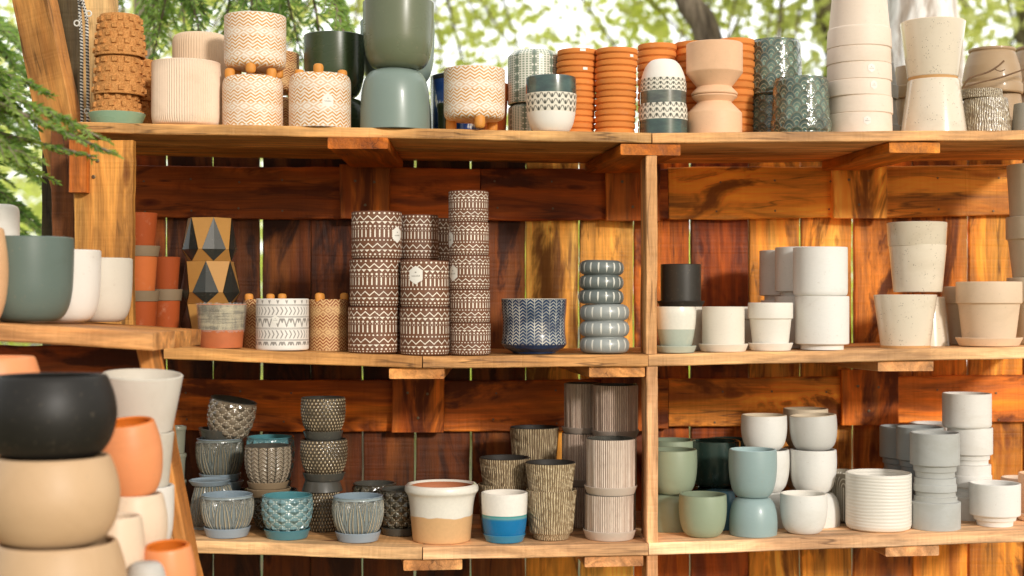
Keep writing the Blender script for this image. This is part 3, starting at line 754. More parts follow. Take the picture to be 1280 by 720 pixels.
# terracotta saucer stacks
def saucer_stack(px,w,yt,dy,where,lean=0,n=14,stk=()):
    P=at(px,yt,dy); z0=shz('top',P.x)+.001; r=w/2*P.y/F; step=(P.z-z0)/n
    h=step*.97
    me=None; rs=random.Random(int(px))
    for i in range(n):
        if me is None:
            pr=soften([(r*.90,0),(r*.93,h*.10),(r*.955,h*.22),(r*.995,h*.27),(r,h*.55),(r*.995,h*.96)],.0009)
            me=lathe(pr,.004,56,floor=h*.4); o=link('terracotta_saucer',me,None,[TERRAL,TERRAL,TERRAL])
        else:
            o=o0.copy(); COL.objects.link(o)
        if i==0: o0=o
        k=i/(n-1)
        o.location=(P.x+lean*k+rs.uniform(-.0012,.0012),P.y+rs.uniform(-.001,.001),z0+step*i); s=1-.05*(1-k) + rs.uniform(-.004,.004)
        o.scale=(s,s,1); o.rotation_euler=(rs.uniform(-.006,.006),rs.uniform(-.006,.006),rs.uniform(0,6))
        lab='terracotta saucer in the %s'%where; grp='saucers in the %s'%where
        if i==n-1: lab='topmost terracotta saucer of the %s'%where; grp='terracotta saucers topping the stacks'
        if i in stk:
            lab='terracotta saucer with white price sticker, %s in its stack'%stk[i][2]; grp='stickered terracotta saucers'
        tag(o,lab,'saucer',grp)
        if i in stk:
            ang,sz=stk[i][0],stk[i][1]; a0=o.rotation_euler.z; v=[];
            for q in range(5):
                t=R(ang)-PI/2-a0+(q/4-.5)*sz/r
                for z in (h*.48,h*.92): v.append(((r+.0008)*math.cos(t),(r+.0008)*math.sin(t),z))
            so=link('price_sticker',mesh_of(v,[(2*q,2*q+2,2*q+3,2*q+1) for q in range(4)]),o,[matte('#efece4',grain=.05)])
saucer_stack(719,51,64,.12,'saucer stack behind the teal rimmed bowl',.004,stk={13:(12,.012,'highest'),10:(22,.010,'fourth from top')})
saucer_stack(769,53,63,.09,'saucer stack standing alone between bowl and dome',.002,stk={12:(40,.009,'second from top')})
saucer_stack(821,49,57,.17,'saucer stack behind the white domed bowl',.0)
saucer_stack(868,50,55,.17,'saucer stack behind the peach hourglass pots',.0)
saucer_stack(918,50,51,.19,'rearmost saucer stack beside the scale patterned pots',.0)
a=pot('plant_pot','upturned peach pot with pinched neck, lower of the hourglass pair',893,69,120,dy=.07,on='top',k='hour',mat=PEACH,inv=True)
pot('plant_pot','upright peach pot with pinched neck standing foot to foot on its twin',893,71,56,dy=.07,on=a,k='hour',mat=PEACH)
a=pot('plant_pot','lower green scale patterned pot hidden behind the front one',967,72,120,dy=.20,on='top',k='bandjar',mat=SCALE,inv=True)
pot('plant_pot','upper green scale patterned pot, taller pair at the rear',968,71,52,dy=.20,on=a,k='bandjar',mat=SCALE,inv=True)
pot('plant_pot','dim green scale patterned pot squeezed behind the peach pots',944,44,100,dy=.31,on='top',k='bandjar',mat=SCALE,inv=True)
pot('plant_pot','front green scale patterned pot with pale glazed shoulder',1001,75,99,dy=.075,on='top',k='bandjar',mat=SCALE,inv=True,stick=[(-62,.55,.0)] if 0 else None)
pot('plant_pot','small glossy white upturned cup between green pot and tall beige stack',1046,34,132,dy=.135,on='top',k='t78',mat=glossy('#e6e0d6',rough=.12,coat=.8),inv=True)
# tall beige nested stack
base=dict(top=None)
P=at(1074,163,.09); z=shz('top',P.x)+.001
tx=['lowest','second from bottom','third from bottom','fourth from bottom','fifth from bottom']
ys=[144,123,103,82,62]
zb=z
for i,y in enumerate(ys):
    zt=at(1074+.3*i,y,.09).z; full=at(0,0,.09).y
    H=.118
    # each upturned pot shows only its collar, the rest is inside the next one
    h=(zt-zb)*1.30
    d=pot('plant_pot','beige upturned pot, %s in the tall nested beige stack'%tx[i],1074+[0,1,-1,0,-.5][i],80-.4*i,0,dy=.09,on=zb,k='nestrim',mat=TALLB,inv=True,wob=.002,rot=0,group='nested beige pots in the tall stack') if 0 else None
    P=at(1074+[0,1,-1,0,-.5][i],y,.09); r=(40.5-.25*i)*P.y/F; Hh=(zt-zb)
    pr=soften([(r*.70,0),(r*.72,.002),(r*.925,Hh*.42),(r*.925,Hh*.425),(r*.985,Hh*.46),(r,Hh*1.42)],.0022)
    me=lathe(pr,.006,80,inv=True,h=Hh*1.42,wob=.003)
    o=link('plant_pot',me,None,[TALLB]*3); o.location=(P.x,P.y,zb+.0005)
    tag(o,'beige upturned pot, %s in the tall nested beige stack'%tx[i],'plant pot','nested beige pots in the tall stack')
    if i in (0,2,3): sticker(o,pr,Hh*1.42,True,[0,6,14,8,0][i],Hh*.55,.017,'hex',True,'#ece6dd')
    zb=zt
d=pot('plant_pot','top beige pot of the tall nested stack, rising out of the picture',1074,80,-62,dy=.09,on=zb+.0005,k='rimt',mat=TALLB,inv=True,wall=.006)
a=pot('plant_pot','lower pale grey pot just visible right of the tall beige stack',1096,56,125,dy=.2,on='top',k='rim2',mat=GRAYB,inv=True)
pot('plant_pot','upper pale grey pot just visible right of the tall beige stack',1095,54,80,dy=.2,on=a,k='rim2',mat=GRAYB,inv=True)
a=pot('plant_pot','cream speckled pot turned upside down beneath its upright twin',1167,81,101,dy=.08,on='top',k='t78',mat=CREAMG,inv=True)
b=pot('plant_pot','cream speckled pot with bare tan base standing on its upturned twin',1166,80,29,dy=.08,on=a['top']+.006,k='t78',mat=CREAMG,inner=PINK)
me=lathe(soften([(b['r']*.74,0),(b['r']*.76,.006)],.001),.004,64,floor=.003); so=link('base_ring',me,b['o'],[CREAMB]*3); so.location=(0,0,-.0062)
a=pot('plant_pot','lower dark brown jar in the gap left of the speckled pair',1139,52,124,dy=.25,on='top',k='rim2',mat=BROWNJ,inv=True)
pot('plant_pot','upper dark brown jar in the gap left of the speckled pair',1140,50,84,dy=.25,on=a,k='rim2',mat=BROWNJ,inv=True)
a=pot('plant_pot','grey brown jar standing under the upturned wide jar',1246,72,119,dy=.20,on='top',k='rim2',mat=BROWNJ,inv=True)
pot('plant_pot','upturned grey brown wide jar with a rolled foot at top',1240,75,62,dy=.20,on=a,k='jar2',mat=BROWNJ,inv=True)
a=pot('plant_pot','lower grey brown jar at the right end of the top shelf',1300,76,119,dy=.31,on='top',k='rim2',mat=BROWNJ,inv=True)
pot('plant_pot','grey brown wide jar cut off by the right edge of the picture',1300,78,60,dy=.31,on=a,k='jar2',mat=BROWNJ,inv=True)
a=pot('plant_pot','brown streaked pot upturned in front of the grey brown jar',1232,62,124,dy=.09,on='top',k='t85',mat=BRST,inv=True)
pot('saucer','brown streaked saucer lying upturned on the brown streaked pot',1227,51,113,dy=.09,on=a,k='t95',mat=BRST,inv=True,cat='saucer',wall=.003)
pot('plant_pot','small speckled grey pot at the right end of the top shelf',1284,38,130,dy=.07,on='top',k='t85',mat=matte('#a09a8c',speck=.8,rough=.5),inv=True)
# ================================================================ MIDDLE SHELF, LEFT BAY
gr='terracotta pots at the left end of the middle shelf'
def tcol(px,w,ys,where,dy,mats=(TERRAD,TERRA,TERRAD)):
    on='mid'; n=len(ys)//2
    for i in range(n):
        yp,ysa=ys[2*i],ys[2*i+1]
        nm=['bottom','middle','top'][i] if n==3 else ['bottom','top'][i]
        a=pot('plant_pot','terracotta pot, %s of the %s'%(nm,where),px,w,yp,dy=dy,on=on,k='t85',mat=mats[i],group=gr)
        on=a
        if ysa:
            a=pot('saucer','grey glazed saucer on the %s pot of the %s'%(nm,where),px,w+7,ysa,dy=dy,on=a,k='t90',mat=CREAMJ,cat='saucer',wall=.003,group='grey saucers among the terracotta pots'); on=a
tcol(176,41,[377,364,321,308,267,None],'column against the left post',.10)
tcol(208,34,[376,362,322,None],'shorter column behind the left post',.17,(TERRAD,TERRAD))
pot('saucer','grey saucer leaning low beside the terracotta columns',208,36,418,dy=.055,on='mid',k='t85',mat=matte('#76705f'),cat='saucer')
# faceted planters
def facet(label,px,w,yt,on,dy,up=False,turn=0,sq_=.84):
    P=at(px,yt,dy); z0=shz('mid',P.x)+.001 if isinstance(on,str) else on['top']+.0006
    H=P.z-z0; r=w/2*P.y/F; N=6; v=[];body=[];kite=[]
    def add(a,rr,z):
        v.append((rr*math.cos(a),rr*math.sin(a),z)); return len(v)-1
    T=[];B=[];ML=[];MR=[]; hz=.27
    for i in range(N):
        a=2*PI*i/N+R(turn)-PI/2
        T.append(add(a,r*sq_,H)); B.append(add(a,r*sq_*.98,0)); ML.append(add(a-R(26),r,H*hz)); MR.append(add(a+R(26),r,H*hz)); 
    for i in range(N):
        j=(i+1)%N
        body+=[(T[i],MR[i],T[j]),(MR[i],ML[j],T[j]),(B[i],B[j],MR[i]),(B[j],ML[j],MR[i])]
    tb=[add(2*PI*i/N+R(turn)-PI/2,r*sq_*.86,H) for i in range(N)]; fb=[add(2*PI*i/N+R(turn)-PI/2,r*sq_*.8,.008) for i in range(N)]
    for i in range(N):
        j=(i+1)%N; body+=[(T[i],T[j],tb[j],tb[i]),(tb[i],tb[j],fb[j],fb[i])]
    body.append(tuple(fb)); body.append(tuple(B[::-1]))
    if up: vv=[(x,-y,H-z) for x,y,z in v]
    else: vv=v
    o=link('faceted_planter',mesh_of(vv,body,smooth=False),None,[GOLDF]); o.location=(P.x,P.y,z0)
    tag(o,label,'planter','black and gold faceted planters')
    for i in range(N):
        k=[Vector(vv[q]) for q in (T[i],ML[i],B[i],MR[i])]
        a=2*PI*i/N+R(turn)-PI/2; nrm=Vector((math.cos(a),(-1 if up else 1)*math.sin(a),0))
        mid=(k[1]+k[3])/2+nrm*r*.06; pts=[p+nrm*.0012 for p in k]+[mid+nrm*.0012]
        link('facet',mesh_of(pts,[(0,1,4),(1,2,4),(2,3,4),(3,0,4)],smooth=False),o,[DARKF])
    return dict(o=o,top=z0+H,Y=P.y,X=P.x)
GOLDF=matte('#b88848',rough=.5); DARKF=matte('#2c2e2a',rough=.3,coat=.5,grain=.2)
a=facet('bottom faceted planter of the black and gold column, mostly behind the glazed pot',261,72,380,'mid',.20,turn=14)
a=facet('middle faceted planter of the black and gold column, grey kite facing front',263,73,327,a,.20,turn=2)
a=facet('top faceted planter of the black and gold column, touching the rail',262,67,273,a,.20,turn=22)
RW=pot('plant_pot','glazed and terracotta pot with ragged plastic wrap over its rim',277,61,381,dy=.06,on='mid',k='t85',mat=RUST,inner=TERRA)
# crinkled plastic wrap over the rim
def wrap(d):
    r=d['r']; v=[];f=[]; S_=90; rows=6; rn=random.Random(3)
    for j in range(rows):
        z=d['H']*(1.0-.62*j/(rows-1))
        for s in range(S_):
            t=2*PI*s/S_; rr=surf(d['pr'],min(z,d['H']))+.0012+abs(rn.gauss(0,.0007)); v.append((rr*math.cos(t),rr*math.sin(t),z+.003*(j==0)+rn.uniform(-.003,.003)*(j in(0,rows-1))))
    for j in range(rows-1):
        for s in range(S_):
            t=(s+1)%S_; f.append((j*S_+s,j*S_+t,(j+1)*S_+t,(j+1)*S_+s))
    m=bpy.data.materials.new('clear_plastic'); m.use_nodes=True; nt=m.node_tree; b=nt.nodes['Principled BSDF']
    tr=nt.nodes.new('ShaderNodeBsdfTransparent'); mix=nt.nodes.new('ShaderNodeMixShader'); mix.inputs[0].default_value=.16
    b.inputs['Base Color'].default_value=(.85,.85,.82,1); b.inputs['Roughness'].default_value=.12; b.inputs['Specular IOR Level'].default_value=1
    nt.links.new(tr.outputs[0],mix.inputs[1]); nt.links.new(b.outputs[0],mix.inputs[2]); nt.links.new(mix.outputs[0],nt.nodes['Material Output'].inputs[0])
    link('plastic_wrap',mesh_of(v,f,'wrap',20),d['o'],[m])
wrap(RW)
gc='brown chevron pots with feet in the air'
pot('footed_planter','brown chevron pot with feet up, left of the white printed pot',334,60,374,dy=.15,on='mid',k='cylb',mat=CHEVB,inv=True,feet=(3,.0085,.020,180),group=gc)
pot('footed_planter','brown chevron pot with feet up, right of the white printed pot',410,51,374,dy=.13,on='mid',k='cylb',mat=CHEVB,inv=True,feet=(3,.0085,.022,-25),group=gc)
d=pot('plant_pot','white pot printed with rows of triangles and chevrons on a narrow foot',353,66,374,dy=.062,on='mid',k='cyl',mat=GEO,sauc=None,segs=96,stick=[(-6,.60,.016)])
# tribal columns
gt='brown pots with white tribal print'
def tri_col(px0,px1,w0,w1,ys,dy,where,names,st={}):
    on='mid'
    n=len(ys)
    for i,y in enumerate(ys):
        k=i/max(1,n-1)
        on=pot('cylinder_pot','%s brown white printed pot in the %s'%(names[i],where),px0+(px1-px0)*k,w0+(w1-w0)*k,y,dy=dy,on=on,k='cylb',mat=TRIBAL,inner=matte('#6d4432'),group=gt,rot=random.uniform(-40,40),stick=st.get(i),wob=.003)
tri_col(467,471,64,63,[384,325,266],.07,'three high column',['bottom','middle','top'],{2:[(58,.52,.030)]})
tri_col(531,531,62,61,[385,327],.055,'two high front column',['bottom','top'],{1:[(-18,.70,.033)]})
tri_col(523,523,50,50,[384,325,270],.15,'shaded rear column behind the two high one',['bottom','middle','top'])
tri_col(548,547,44,42,[384,327,274],.23,'dark hindmost column',['bottom','middle','top'])
tri_col(588,585.5,51,50,[404,363,320.5,279,240],.05,'tallest slim column of five',['bottom','second','middle','fourth','top'],{2:[(-52,.5,.030)],3:[(-68,.5,.030)]})
pot('plant_pot','wide blue pot with white herringbone lines and dark blue base',667.5,83,374,dy=.085,on='mid',k='basebowl',mat=HERR,inner=glossy('#c9c2b0'),segs=96,rot=0)
# bubble planters
def bubble(label,px,ws,ys,yb,on,dy,col,tilts=0):
    P=at(px,ys[0],dy); z0=shz('mid',P.x)+.001 if isinstance(on,str) else on['top']
    H=P.z-z0; n=len(ws); h=H/n; pts=[]
    for i in range(n):
        r=ws[i]/2*P.y/F; b=h*.5
        for k in range(10):
            t=-PI/2+PI*(k+.4)/9.8; pts.append((r-h*.42+h*.42*math.cos(t)**.8 if math.cos(t)>0 else r-h*.42,h*i+b+b*.97*math.sin(t)))
    M=Mat('bubble_glaze'); u,v=uv(); w=fr(v*n); m=(ab(fr(u*17)-.5)<(.10*ss(w,.1,.5)))*band(w,.16,.86)
    n1=noise(vmul(coord(),(30,30,30)),1,3); c=mixc(m*.85,mixc(n1,col,mixc(1.0,srgb(col),(.75,.75,.75,1),'MULTIPLY')),'#e4e2d6')
    mat=M.set(c,rough=.4,bump=0-m,bs=.5,bd=.001,coat=.3)
    o=link('bubble_planter',lathe(pts,.004,96),None,[mat]*3); o.location=(P.x,P.y,z0); o.rotation_euler=(0,R(tilts),R(10))
    tag(o,label,'planter','planters of three bulging striped rings'); return dict(o=o,top=z0+H,X=P.x,Y=P.y)
a=bubble('pale grey planter of three bulging rings with white strokes, underneath',755.5,[62.5,62.5,62.5],[380.5],None,'mid',.065,'#a0a5a2')
bubble('dark grey green planter of three bulging rings stacked on the pale one',751,[57,56,56],[326],None,a,.065,'#717976',1.2)
# ================================================================ MIDDLE SHELF, RIGHT BAY
a=pot('plant_pot','cream pot with saucer rim hidden under the black pot',851,56,384,dy=.15,on='mid',k='cyl',mat=CREAM)
pot('plant_pot','matte black pot on a black saucer above the sage dipped pot',851,51,331,dy=.15,on=a,k='cyl',mat=BLACK,sauc=(60,7,BLACK))
pot('plant_pot','white glazed pot dipped in pale sage, on its sage saucer',845,51,384,dy=.055,on='mid',k='bell',mat=twotone('#e7e2d4','#b4bcae',.46,.004,coat=.6,rough=.25),sauc=(51,8,matte('#b4bcae',rough=.4)))
pot('plant_pot','plain cream cylinder pot on a matching saucer beside the sage dipped pot',904,53,384,dy=.065,on='mid',k='cyl',mat=CREAM,sauc=(62,9,CREAM))
pot('plant_pot','cream pot with a rolled rim peeping out behind the cylinder and collared pots',925,50,384,dy=.19,on='mid',k='rim',mat=CREAM)
pot('plant_pot','small pale grey pot with collar on a square edged saucer',963,56,379,dy=.065,on='mid',k='rim2',mat=WHITEC,sauc=(56,9,WHITEC))
gw='white sandy cylinder pots with narrow feet'
a=pot('plant_pot','lower white sandy cylinder of the front pair, its narrow foot on the shelf',1027.5,67,371,dy=.07,on='mid',k='footed',mat=WHITE,group=gw)
pot('plant_pot','upper white sandy cylinder of the front pair',1025.5,67.5,310,dy=.07,on=a,k='cylb',mat=WHITE,group=gw)
a=pot('plant_pot','lower white sandy cylinder of the middle pair, just behind the front pair',1002,66,371,dy=.178,on='mid',k='footed',mat=WHITE,group=gw)
pot('plant_pot','upper white sandy cylinder of the middle pair',1002,66,310,dy=.178,on=a,k='footed',mat=WHITE,group=gw)
a=pot('plant_pot','lower white sandy cylinder of the hindmost pair',981,60,376,dy=.28,on='mid',k='footed',mat=WHITE,group=gw)
pot('plant_pot','upper white sandy cylinder of the hindmost pair',980,61,314,dy=.28,on=a,k='footed',mat=WHITE,group=gw)
b=pot('plant_pot','upturned cream speckled pot behind the wide speckled one',1158,58,371,dy=.17,on='mid',k='t78',mat=CREAMG,inv=True)
a=pot('plant_pot','wide cream speckled pot with bare clay foot carrying the nested pair',1131.5,78,369,dy=.075,on='mid',k='t78',mat=CREAMG)
d=pot('plant_pot','outer cream speckled pot of the nested pair on the wide speckled pot',1147,71,307,dy=.12,on=None,yb=365,k='t85',mat=CREAMG)
pot('plant_pot','inner cream speckled pot with black flecks, its rim above the nested pair',1146,74,279,dy=.12,on=None,yb=308,k='t95',mat=matte('#d8cbb5',rough=.2,speck=1,coat=.6,grain=.15))
for q in (a,d):
    me=lathe(soften([(q['r']*.765,0),(q['r']*.785,.005)],.001),.004,64,floor=.003); so=link('base_ring',me,q['o'],[CREAMB]*3); so.location=(0,0,-.0005); so.scale=(1.012,1.012,1)
pot('plant_pot','grey beige pot with rim in shade behind the peach beige collared pot',1203,50,359,dy=.20,on='mid',k='rim',mat=GREYB)
pot('plant_pot','peach beige pot with wide collar on a flat saucer',1236,80,353,dy=.085,on='mid',k='rim2',mat=matte('#e3c9ac',rough=.6),sauc=(81,10,matte('#e3c9ac',rough=.6)))
gb='grey beige collared pots at the right edge'
a=pot('plant_pot','lowest grey beige collared pot cut off by the right edge',1298,76,348,dy=.14,on='mid',k='rim2',mat=GREYB,group=gb)
a=pot('plant_pot','middle grey beige collared pot cut off by the right edge',1300,82,272,dy=.14,on=a,k='rim2',mat=GREYB,group=gb)
pot('plant_pot','topmost grey beige pot cut off by the right edge, just under the rail',1300,80,207,dy=.14,on=a,k='t90',mat=GREYB,group=gb)
# ================================================================ LOWER SHELF, LEFT BAY
for i,(y) in enumerate((600,567,533)):
    on='low' if i==0 else a
    a=pot('plant_pot','grey green rimmed pot, %s of the column glimpsed behind the slanting leg'%['bottom','middle','top'][i],221,24,y,dy=.21,on=on,k='flare',mat=matte('#7f8070',rough=.35,coat=.4),group='pots glimpsed behind the slanting leg')
a=pot('plant_pot','upturned carved pot with blue base, left rear behind the front leaf pot',266,58,606,dy=.17,on='low',k='bell',mat=PETD,inv=True)
a=pot('saucer','blue glazed saucer lying on the upturned pot at left rear',262,52,600,dy=.17,on=a,k='t85',mat=BLUEG,cat='saucer')
d0=pot('plant_pot','dark blue grey pot low down under the leaf carved bowl',279,58,612,dy=.272,on='low',k='bell',mat=PETD)
d1=pot('saucer','second blue saucer beneath the leaf carved bowl',277,55,601,dy=.272,on=d0,k='t85',mat=BLUEG,cat='saucer')
d2=pot('plant_pot','leaf carved blue grey bowl carrying the tilted dotted bowl',275,60,548,dy=.272,on=d1,k='glob',mat=PETD,inner=BLUEG,sauc=(52,9,BLUEG))
d3=pot('plant_pot','shallow grey bowl rim nested in the leaf carved bowl',273,54,537,dy=.272,on=d2['top']-.010,k='t78',mat=DKS,tilt=6)
pot('plant_pot','tilted brown grey bowl with white dotted diamonds at the top left',284,60,499,dy=.272,on=d2['top']+.004,k='glob',mat=DDG,inner=DKS,tilt=11,wob=.002)
a=pot('plant_pot','dark dotted pot at the bottom of the centre rear column',342,54,620,dy=.16,on='low',k='glob',mat=DDK)
a=pot('saucer','lower grey saucer under the grey relief pot',336,56,610,dy=.16,on=a,k='t85',mat=CREAMJ,cat='saucer')
pot('plant_pot','grey pot with plaited relief on a grey saucer, above the teal dotted pot',335,58,557,dy=.16,on=a,k='glob',mat=WICK,inner=DKS,sauc=(52,8,CREAMJ))
a=pot('plant_pot','dark teal pot at the bottom behind the grey relief pot',345,56,612,dy=.26,on='low',k='glob',mat=DDB)
pot('plant_pot','teal dotted bowl behind the grey relief pot on its own saucer',338,61,546,dy=.26,on=a,k='glob',mat=DDB,inner=TEALI,sauc=(54,10,TEALS))
a=pot('plant_pot','dark dashed pot at the bottom of the right rear column',403,42,613,dy=.17,on='low',k='cylb',mat=DASH)
a=pot('saucer','dark saucer lying upturned low in the dashed column',403,51,600,dy=.17,on=a,k='t85',mat=DKS,inv=True,cat='saucer')
a=pot('plant_pot','middle dark dashed pot on a dark saucer in the right rear column',405,59,549,dy=.17,on=a,k='glob',mat=DASH,inner=DKS,sauc=(53,9,DKS))
a=pot('plant_pot','top dark dashed pot on a dark saucer in the right rear column',404,56,497,dy=.17,on=a,k='glob',mat=DASH,inner=DKS,sauc=(50,10,DKS))
pot('plant_pot','blue rimmed leaf carved pot at the left front of the lowest shelf',284,66,618,dy=.066,on='low',k='glob',mat=PETG,inner=BLUEG,sauc=(58,11,BLUES))
pot('plant_pot','bright teal dotted diamond pot on a teal blue saucer',359,65,619,dy=.066,on='low',k='glob',mat=dotdiamond('#4a7078','#d5e0d6','#8fb0b2',12,4),inner=TEALI,sauc=(58,11,TEALS))
pot('plant_pot','leaf carved blue grey pot standing apart beside the big two tone pot',447.5,65,620,dy=.060,on='low',k='glob',mat=petals('#8d999b','#d8c6a2','#4a453a',7),inner=BLUEG,sauc=(57,11,BLUES))
pot('plant_pot','dark dotted pot in shade with its rim behind the others',468,56,604,dy=.23,on='low',k='glob',mat=DDK,inner=DKS)
pot('plant_pot','dark dotted diamond pot on a dark saucer beside the big two tone pot',500,54,611,dy=.15,on='low',k='glob',mat=DDK,inner=DKS,sauc=(48,9,DKS))
pot('plant_pot','big flared pot with white glaze dipped over sandy clay',552,92,606,dy=.080,on='low',k='flare',mat=twotone('#e4dfd3','#d2a878',.47,.09,coat='m',rough=.32,g=.01),inner=matte('#b5714c',rough=.7),lipm=glossy('#e6e0d3'),wall=.011,segs=96)
pot('plant_pot','white pot with blue glazed lower half on a blue saucer',630.5,58.5,616,dy=.058,on='low',k='tumb',mat=twotone('#ebe6dd','#1470a6',.52,.01,.10,coat='m',rough=.25,mid='#3c9494'),inner=matte('#e9e2d6'),sauc=(53,9,glossy('#3682a6',rough=.2)),wall=.006)
go='olive streaked glaze pots'
a=pot('plant_pot','tall olive streaked pot at the bottom rear of the olive group',668,54,600,dy=.275,on='low',k='t85',mat=OLIVE,group=go)
pot('plant_pot','olive streaked pot standing highest at the rear of the olive group',668,62,534,dy=.275,on=a['top']-.03,k='t78',mat=OLIVE,inner=DARKI,group=go)
a=pot('plant_pot','lower olive streaked pot half behind the blue and white pot',628,62,605,dy=.17,on='low',k='t85',mat=OLIVE,group=go)
pot('plant_pot','olive streaked pot nested on the one behind the blue and white pot',631,64,572,dy=.17,on=a['top']-.012,k='t85',mat=OLIVE,inner=DARKI,group=go)
a=pot('plant_pot','front lower olive streaked pot on a streaked saucer',689,64,612,dy=.08,on='low',k='t85',mat=OLIVEL,sauc=(50,11,OLIVEL),group=go)
pot('plant_pot','front upper olive streaked pot nested into the lower one',688,63,578,dy=.08,on=a['top']-.008,k='t85',mat=OLIVEL,inner=DARKI,group=go)
gf='vertically ribbed grey brown pots'
def ribbed(lab,px,w,yt,dy,on,mat,sa=None):
    return pot('plant_pot',lab,px,w,yt,dy=dy,on=on,k='cyl',mat=mat,inner=DKS,flute=(58,.0012),segs=348,sauc=sa,group=gf)
a=ribbed('ribbed grey brown pot low in the dark corner column',727,52,606,.24,'low',FLUT); a=ribbed('middle ribbed grey brown pot of the dark corner column',727,50,541,.24,a,FLUT,(54,8,matte('#9a8c80')))
ribbed('top ribbed grey brown pot of the left corner column',728,46,479,.24,a,FLUT,(52,7,matte('#9a8c80')))
a=ribbed('ribbed pot at the bottom of the right corner column',768,54,607,.165,'low',FLUT); a=ribbed('middle ribbed pot of the right corner column',769,54,547,.165,a,FLUT)
ribbed('top ribbed grey brown pot against the divider post',769,57,481,.165,a,FLUT,(60,9,matte('#9a8c80')))
a=ribbed('lower pale ribbed pot on a broad saucer beside the divider',762,61,617,.068,'low',FLUTL,(67,11,matte('#c9b9aa')))
ribbed('upper pale ribbed pot on a broad saucer beside the divider',763.5,62,548,.068,a,FLUTL,(67,10,matte('#c9b9aa')))
# ================================================================ LOWER SHELF, RIGHT BAY
gs='smooth round bottomed pots on the lowest shelf'
def smooth(lab,px,w,yt,dy,on,mat,inv=False,inner=None,tilt=0,k='cup',**kw):
    return pot('plant_pot',lab,px,w,yt,dy=dy,on=on,k=k,mat=mat,inner=inner or mat,inv=inv,tilt=tilt,group=gs,**kw)
a=smooth('upturned sage pot against the divider under another sage pot',838,62,617,.165,'low',SAGE,True)
smooth('sage green pot standing on an upturned sage pot by the divider',841,61,562,.165,a,SAGE,inner=SAGEI)
a=smooth('lower sage pot in the rear corner by the divider',838,62,606,.285,'low',SAGE,True)
smooth('sage pot with only its rim above the front sage pots',840,60,550,.285,a,SAGE,inner=SAGEI)
smooth('single sage green pot on the front edge of the lowest shelf',878.5,60,618,.064,'low',SAGE,inner=SAGEI)
a=smooth('dark green glossy upturned pot in shade under the dark green pot',893,60,608,.262,'low',GREEND,True,k='udeep')
smooth('dark green glossy pot standing in shade behind the sage pot',894,63,551,.262,a,GREEND,k='udeep')
a=smooth('rear dark green glossy pot, lower',916,60,604,.375,'low',GREEND,True)
smooth('rear dark green glossy pot whose rim shows beside the white pots',912,60,549,.375,a,GREEND)
pot('plant_pot','small blue upturned cup with bare clay foot ring behind the sage pot',900,48,613,dy=.158,on='low',k='bell',mat=glossy('#5f8fa8'),inv=True)
me=lathe([(.014,0),(.0142,.003)],.004,48,floor=.001)
a=smooth('pale blue upturned pot at the front carrying its twin',941.5,60,621,.066,'low',BLUEM,True)
smooth('pale blue pot standing on its upturned twin at the front',941,60,562,.066,a,BLUEM,inner=BLUEI)
a=smooth('lowest white upturned pot behind the pale blue pair',957,60,614,.17,'low',COOLW,True); a=smooth('middle white pot behind the pale blue pair',957,59,562,.17,a,COOLW)
smooth('top white pot of the column behind the pale blue pair',955,57.5,519,.17,a['top']-.001,COOLW,inner=GREYB)
a=smooth('white upturned pot behind the single front white pot',1020,60,615,.155,'low',COOLW,True)
a=smooth('off white pot in the middle of the right white column',1016.5,58,562,.155,a,COOLW)
smooth('slightly tilted pale grey pot on top of the right white column',1018,59,519,.155,a['top']-.001,matte('#c9c8c3',rough=.5),tilt=-3,inner=GREYB)
a=smooth('rear pale grey pot, lowest of the hidden column',1010,58,612,.275,'low',GREYB,True); a=smooth('rear pale grey pot, middle of the hidden column',1008,58,560,.275,a,GREYB)
smooth('pale grey pot whose dark rim shows above the white columns',1007,56,511,.275,a['top']-.001,GREYB)
smooth('single white pot on the front edge of the lowest shelf',1004.5,59,617,.062,'low',COOLW,inner=WHITEC)
pot('plant_pot','taupe pot with white nested arch relief behind the white ribbed cylinder',1060,60,590,dy=.2,on='low',k='round',mat=ARCH)
RIBW=Mat('ringed_white_ceramic'); u_,v_=uv(); w_=noise(vec(u_*3,v_*2),1,1); rr_=tri(v_*17+w_*1.2)
RIBW=RIBW.set(scol(mixc(rr_*.2,'#e6e1d6','#d8d1c3'),rr_*.05+.95),rough=.5,bump=rr_,bs=.35,bd=.0016,coat=.2)
pot('plant_pot','wide white cylinder pot with fine horizontal rings',1098,81,591,dy=.085,on='low',k='cylb',mat=RIBW,segs=96)
gg='blue grey pots with stepped feet'; gw2='white sandy pots with stepped feet'
def stepcol(px,w,ys,dy,where,mat,grp,infl=1.0):
    a=pot('plant_pot','upturned %s, foot in the air, under the others'%where,px+.5,w+1,ys[0],dy=dy,on='low',k='step2',mat=mat,inv=True,group=grp)
    a=pot('plant_pot','narrow ringed foot piece in the middle of the %s'%where.split(' of the ')[1],px,w*.87,ys[1],dy=dy,on=a,k='ringpc',mat=mat,inv=True,group=grp)
    return pot('plant_pot','upright %s on top of its column'%where,px,w,ys[2],dy=dy,on=a,k='step2',mat=mat,group=grp)
stepcol(1168.5,61,[613,596,541],.068,'blue grey pot of the front stepped column',GRAYB,gg)
stepcol(1150,58,[608,590,534],.172,'blue grey pot of the middle stepped column',GRAYBD,gg)
stepcol(1128,56,[606,586,533],.275,'blue grey pot of the rear stepped column',GRAYBD,gg)
a=pot('plant_pot','white sandy pot at the foot of the tallest white column',1213,58,607,dy=.178,on='low',k='step2',mat=WHITE,inv=True,group=gw2)
a=pot('plant_pot','white sandy foot piece with ring steps in the tallest white column',1213,52,580,dy=.178,on=a,k='ringpc',mat=WHITE,inv=True,group=gw2)
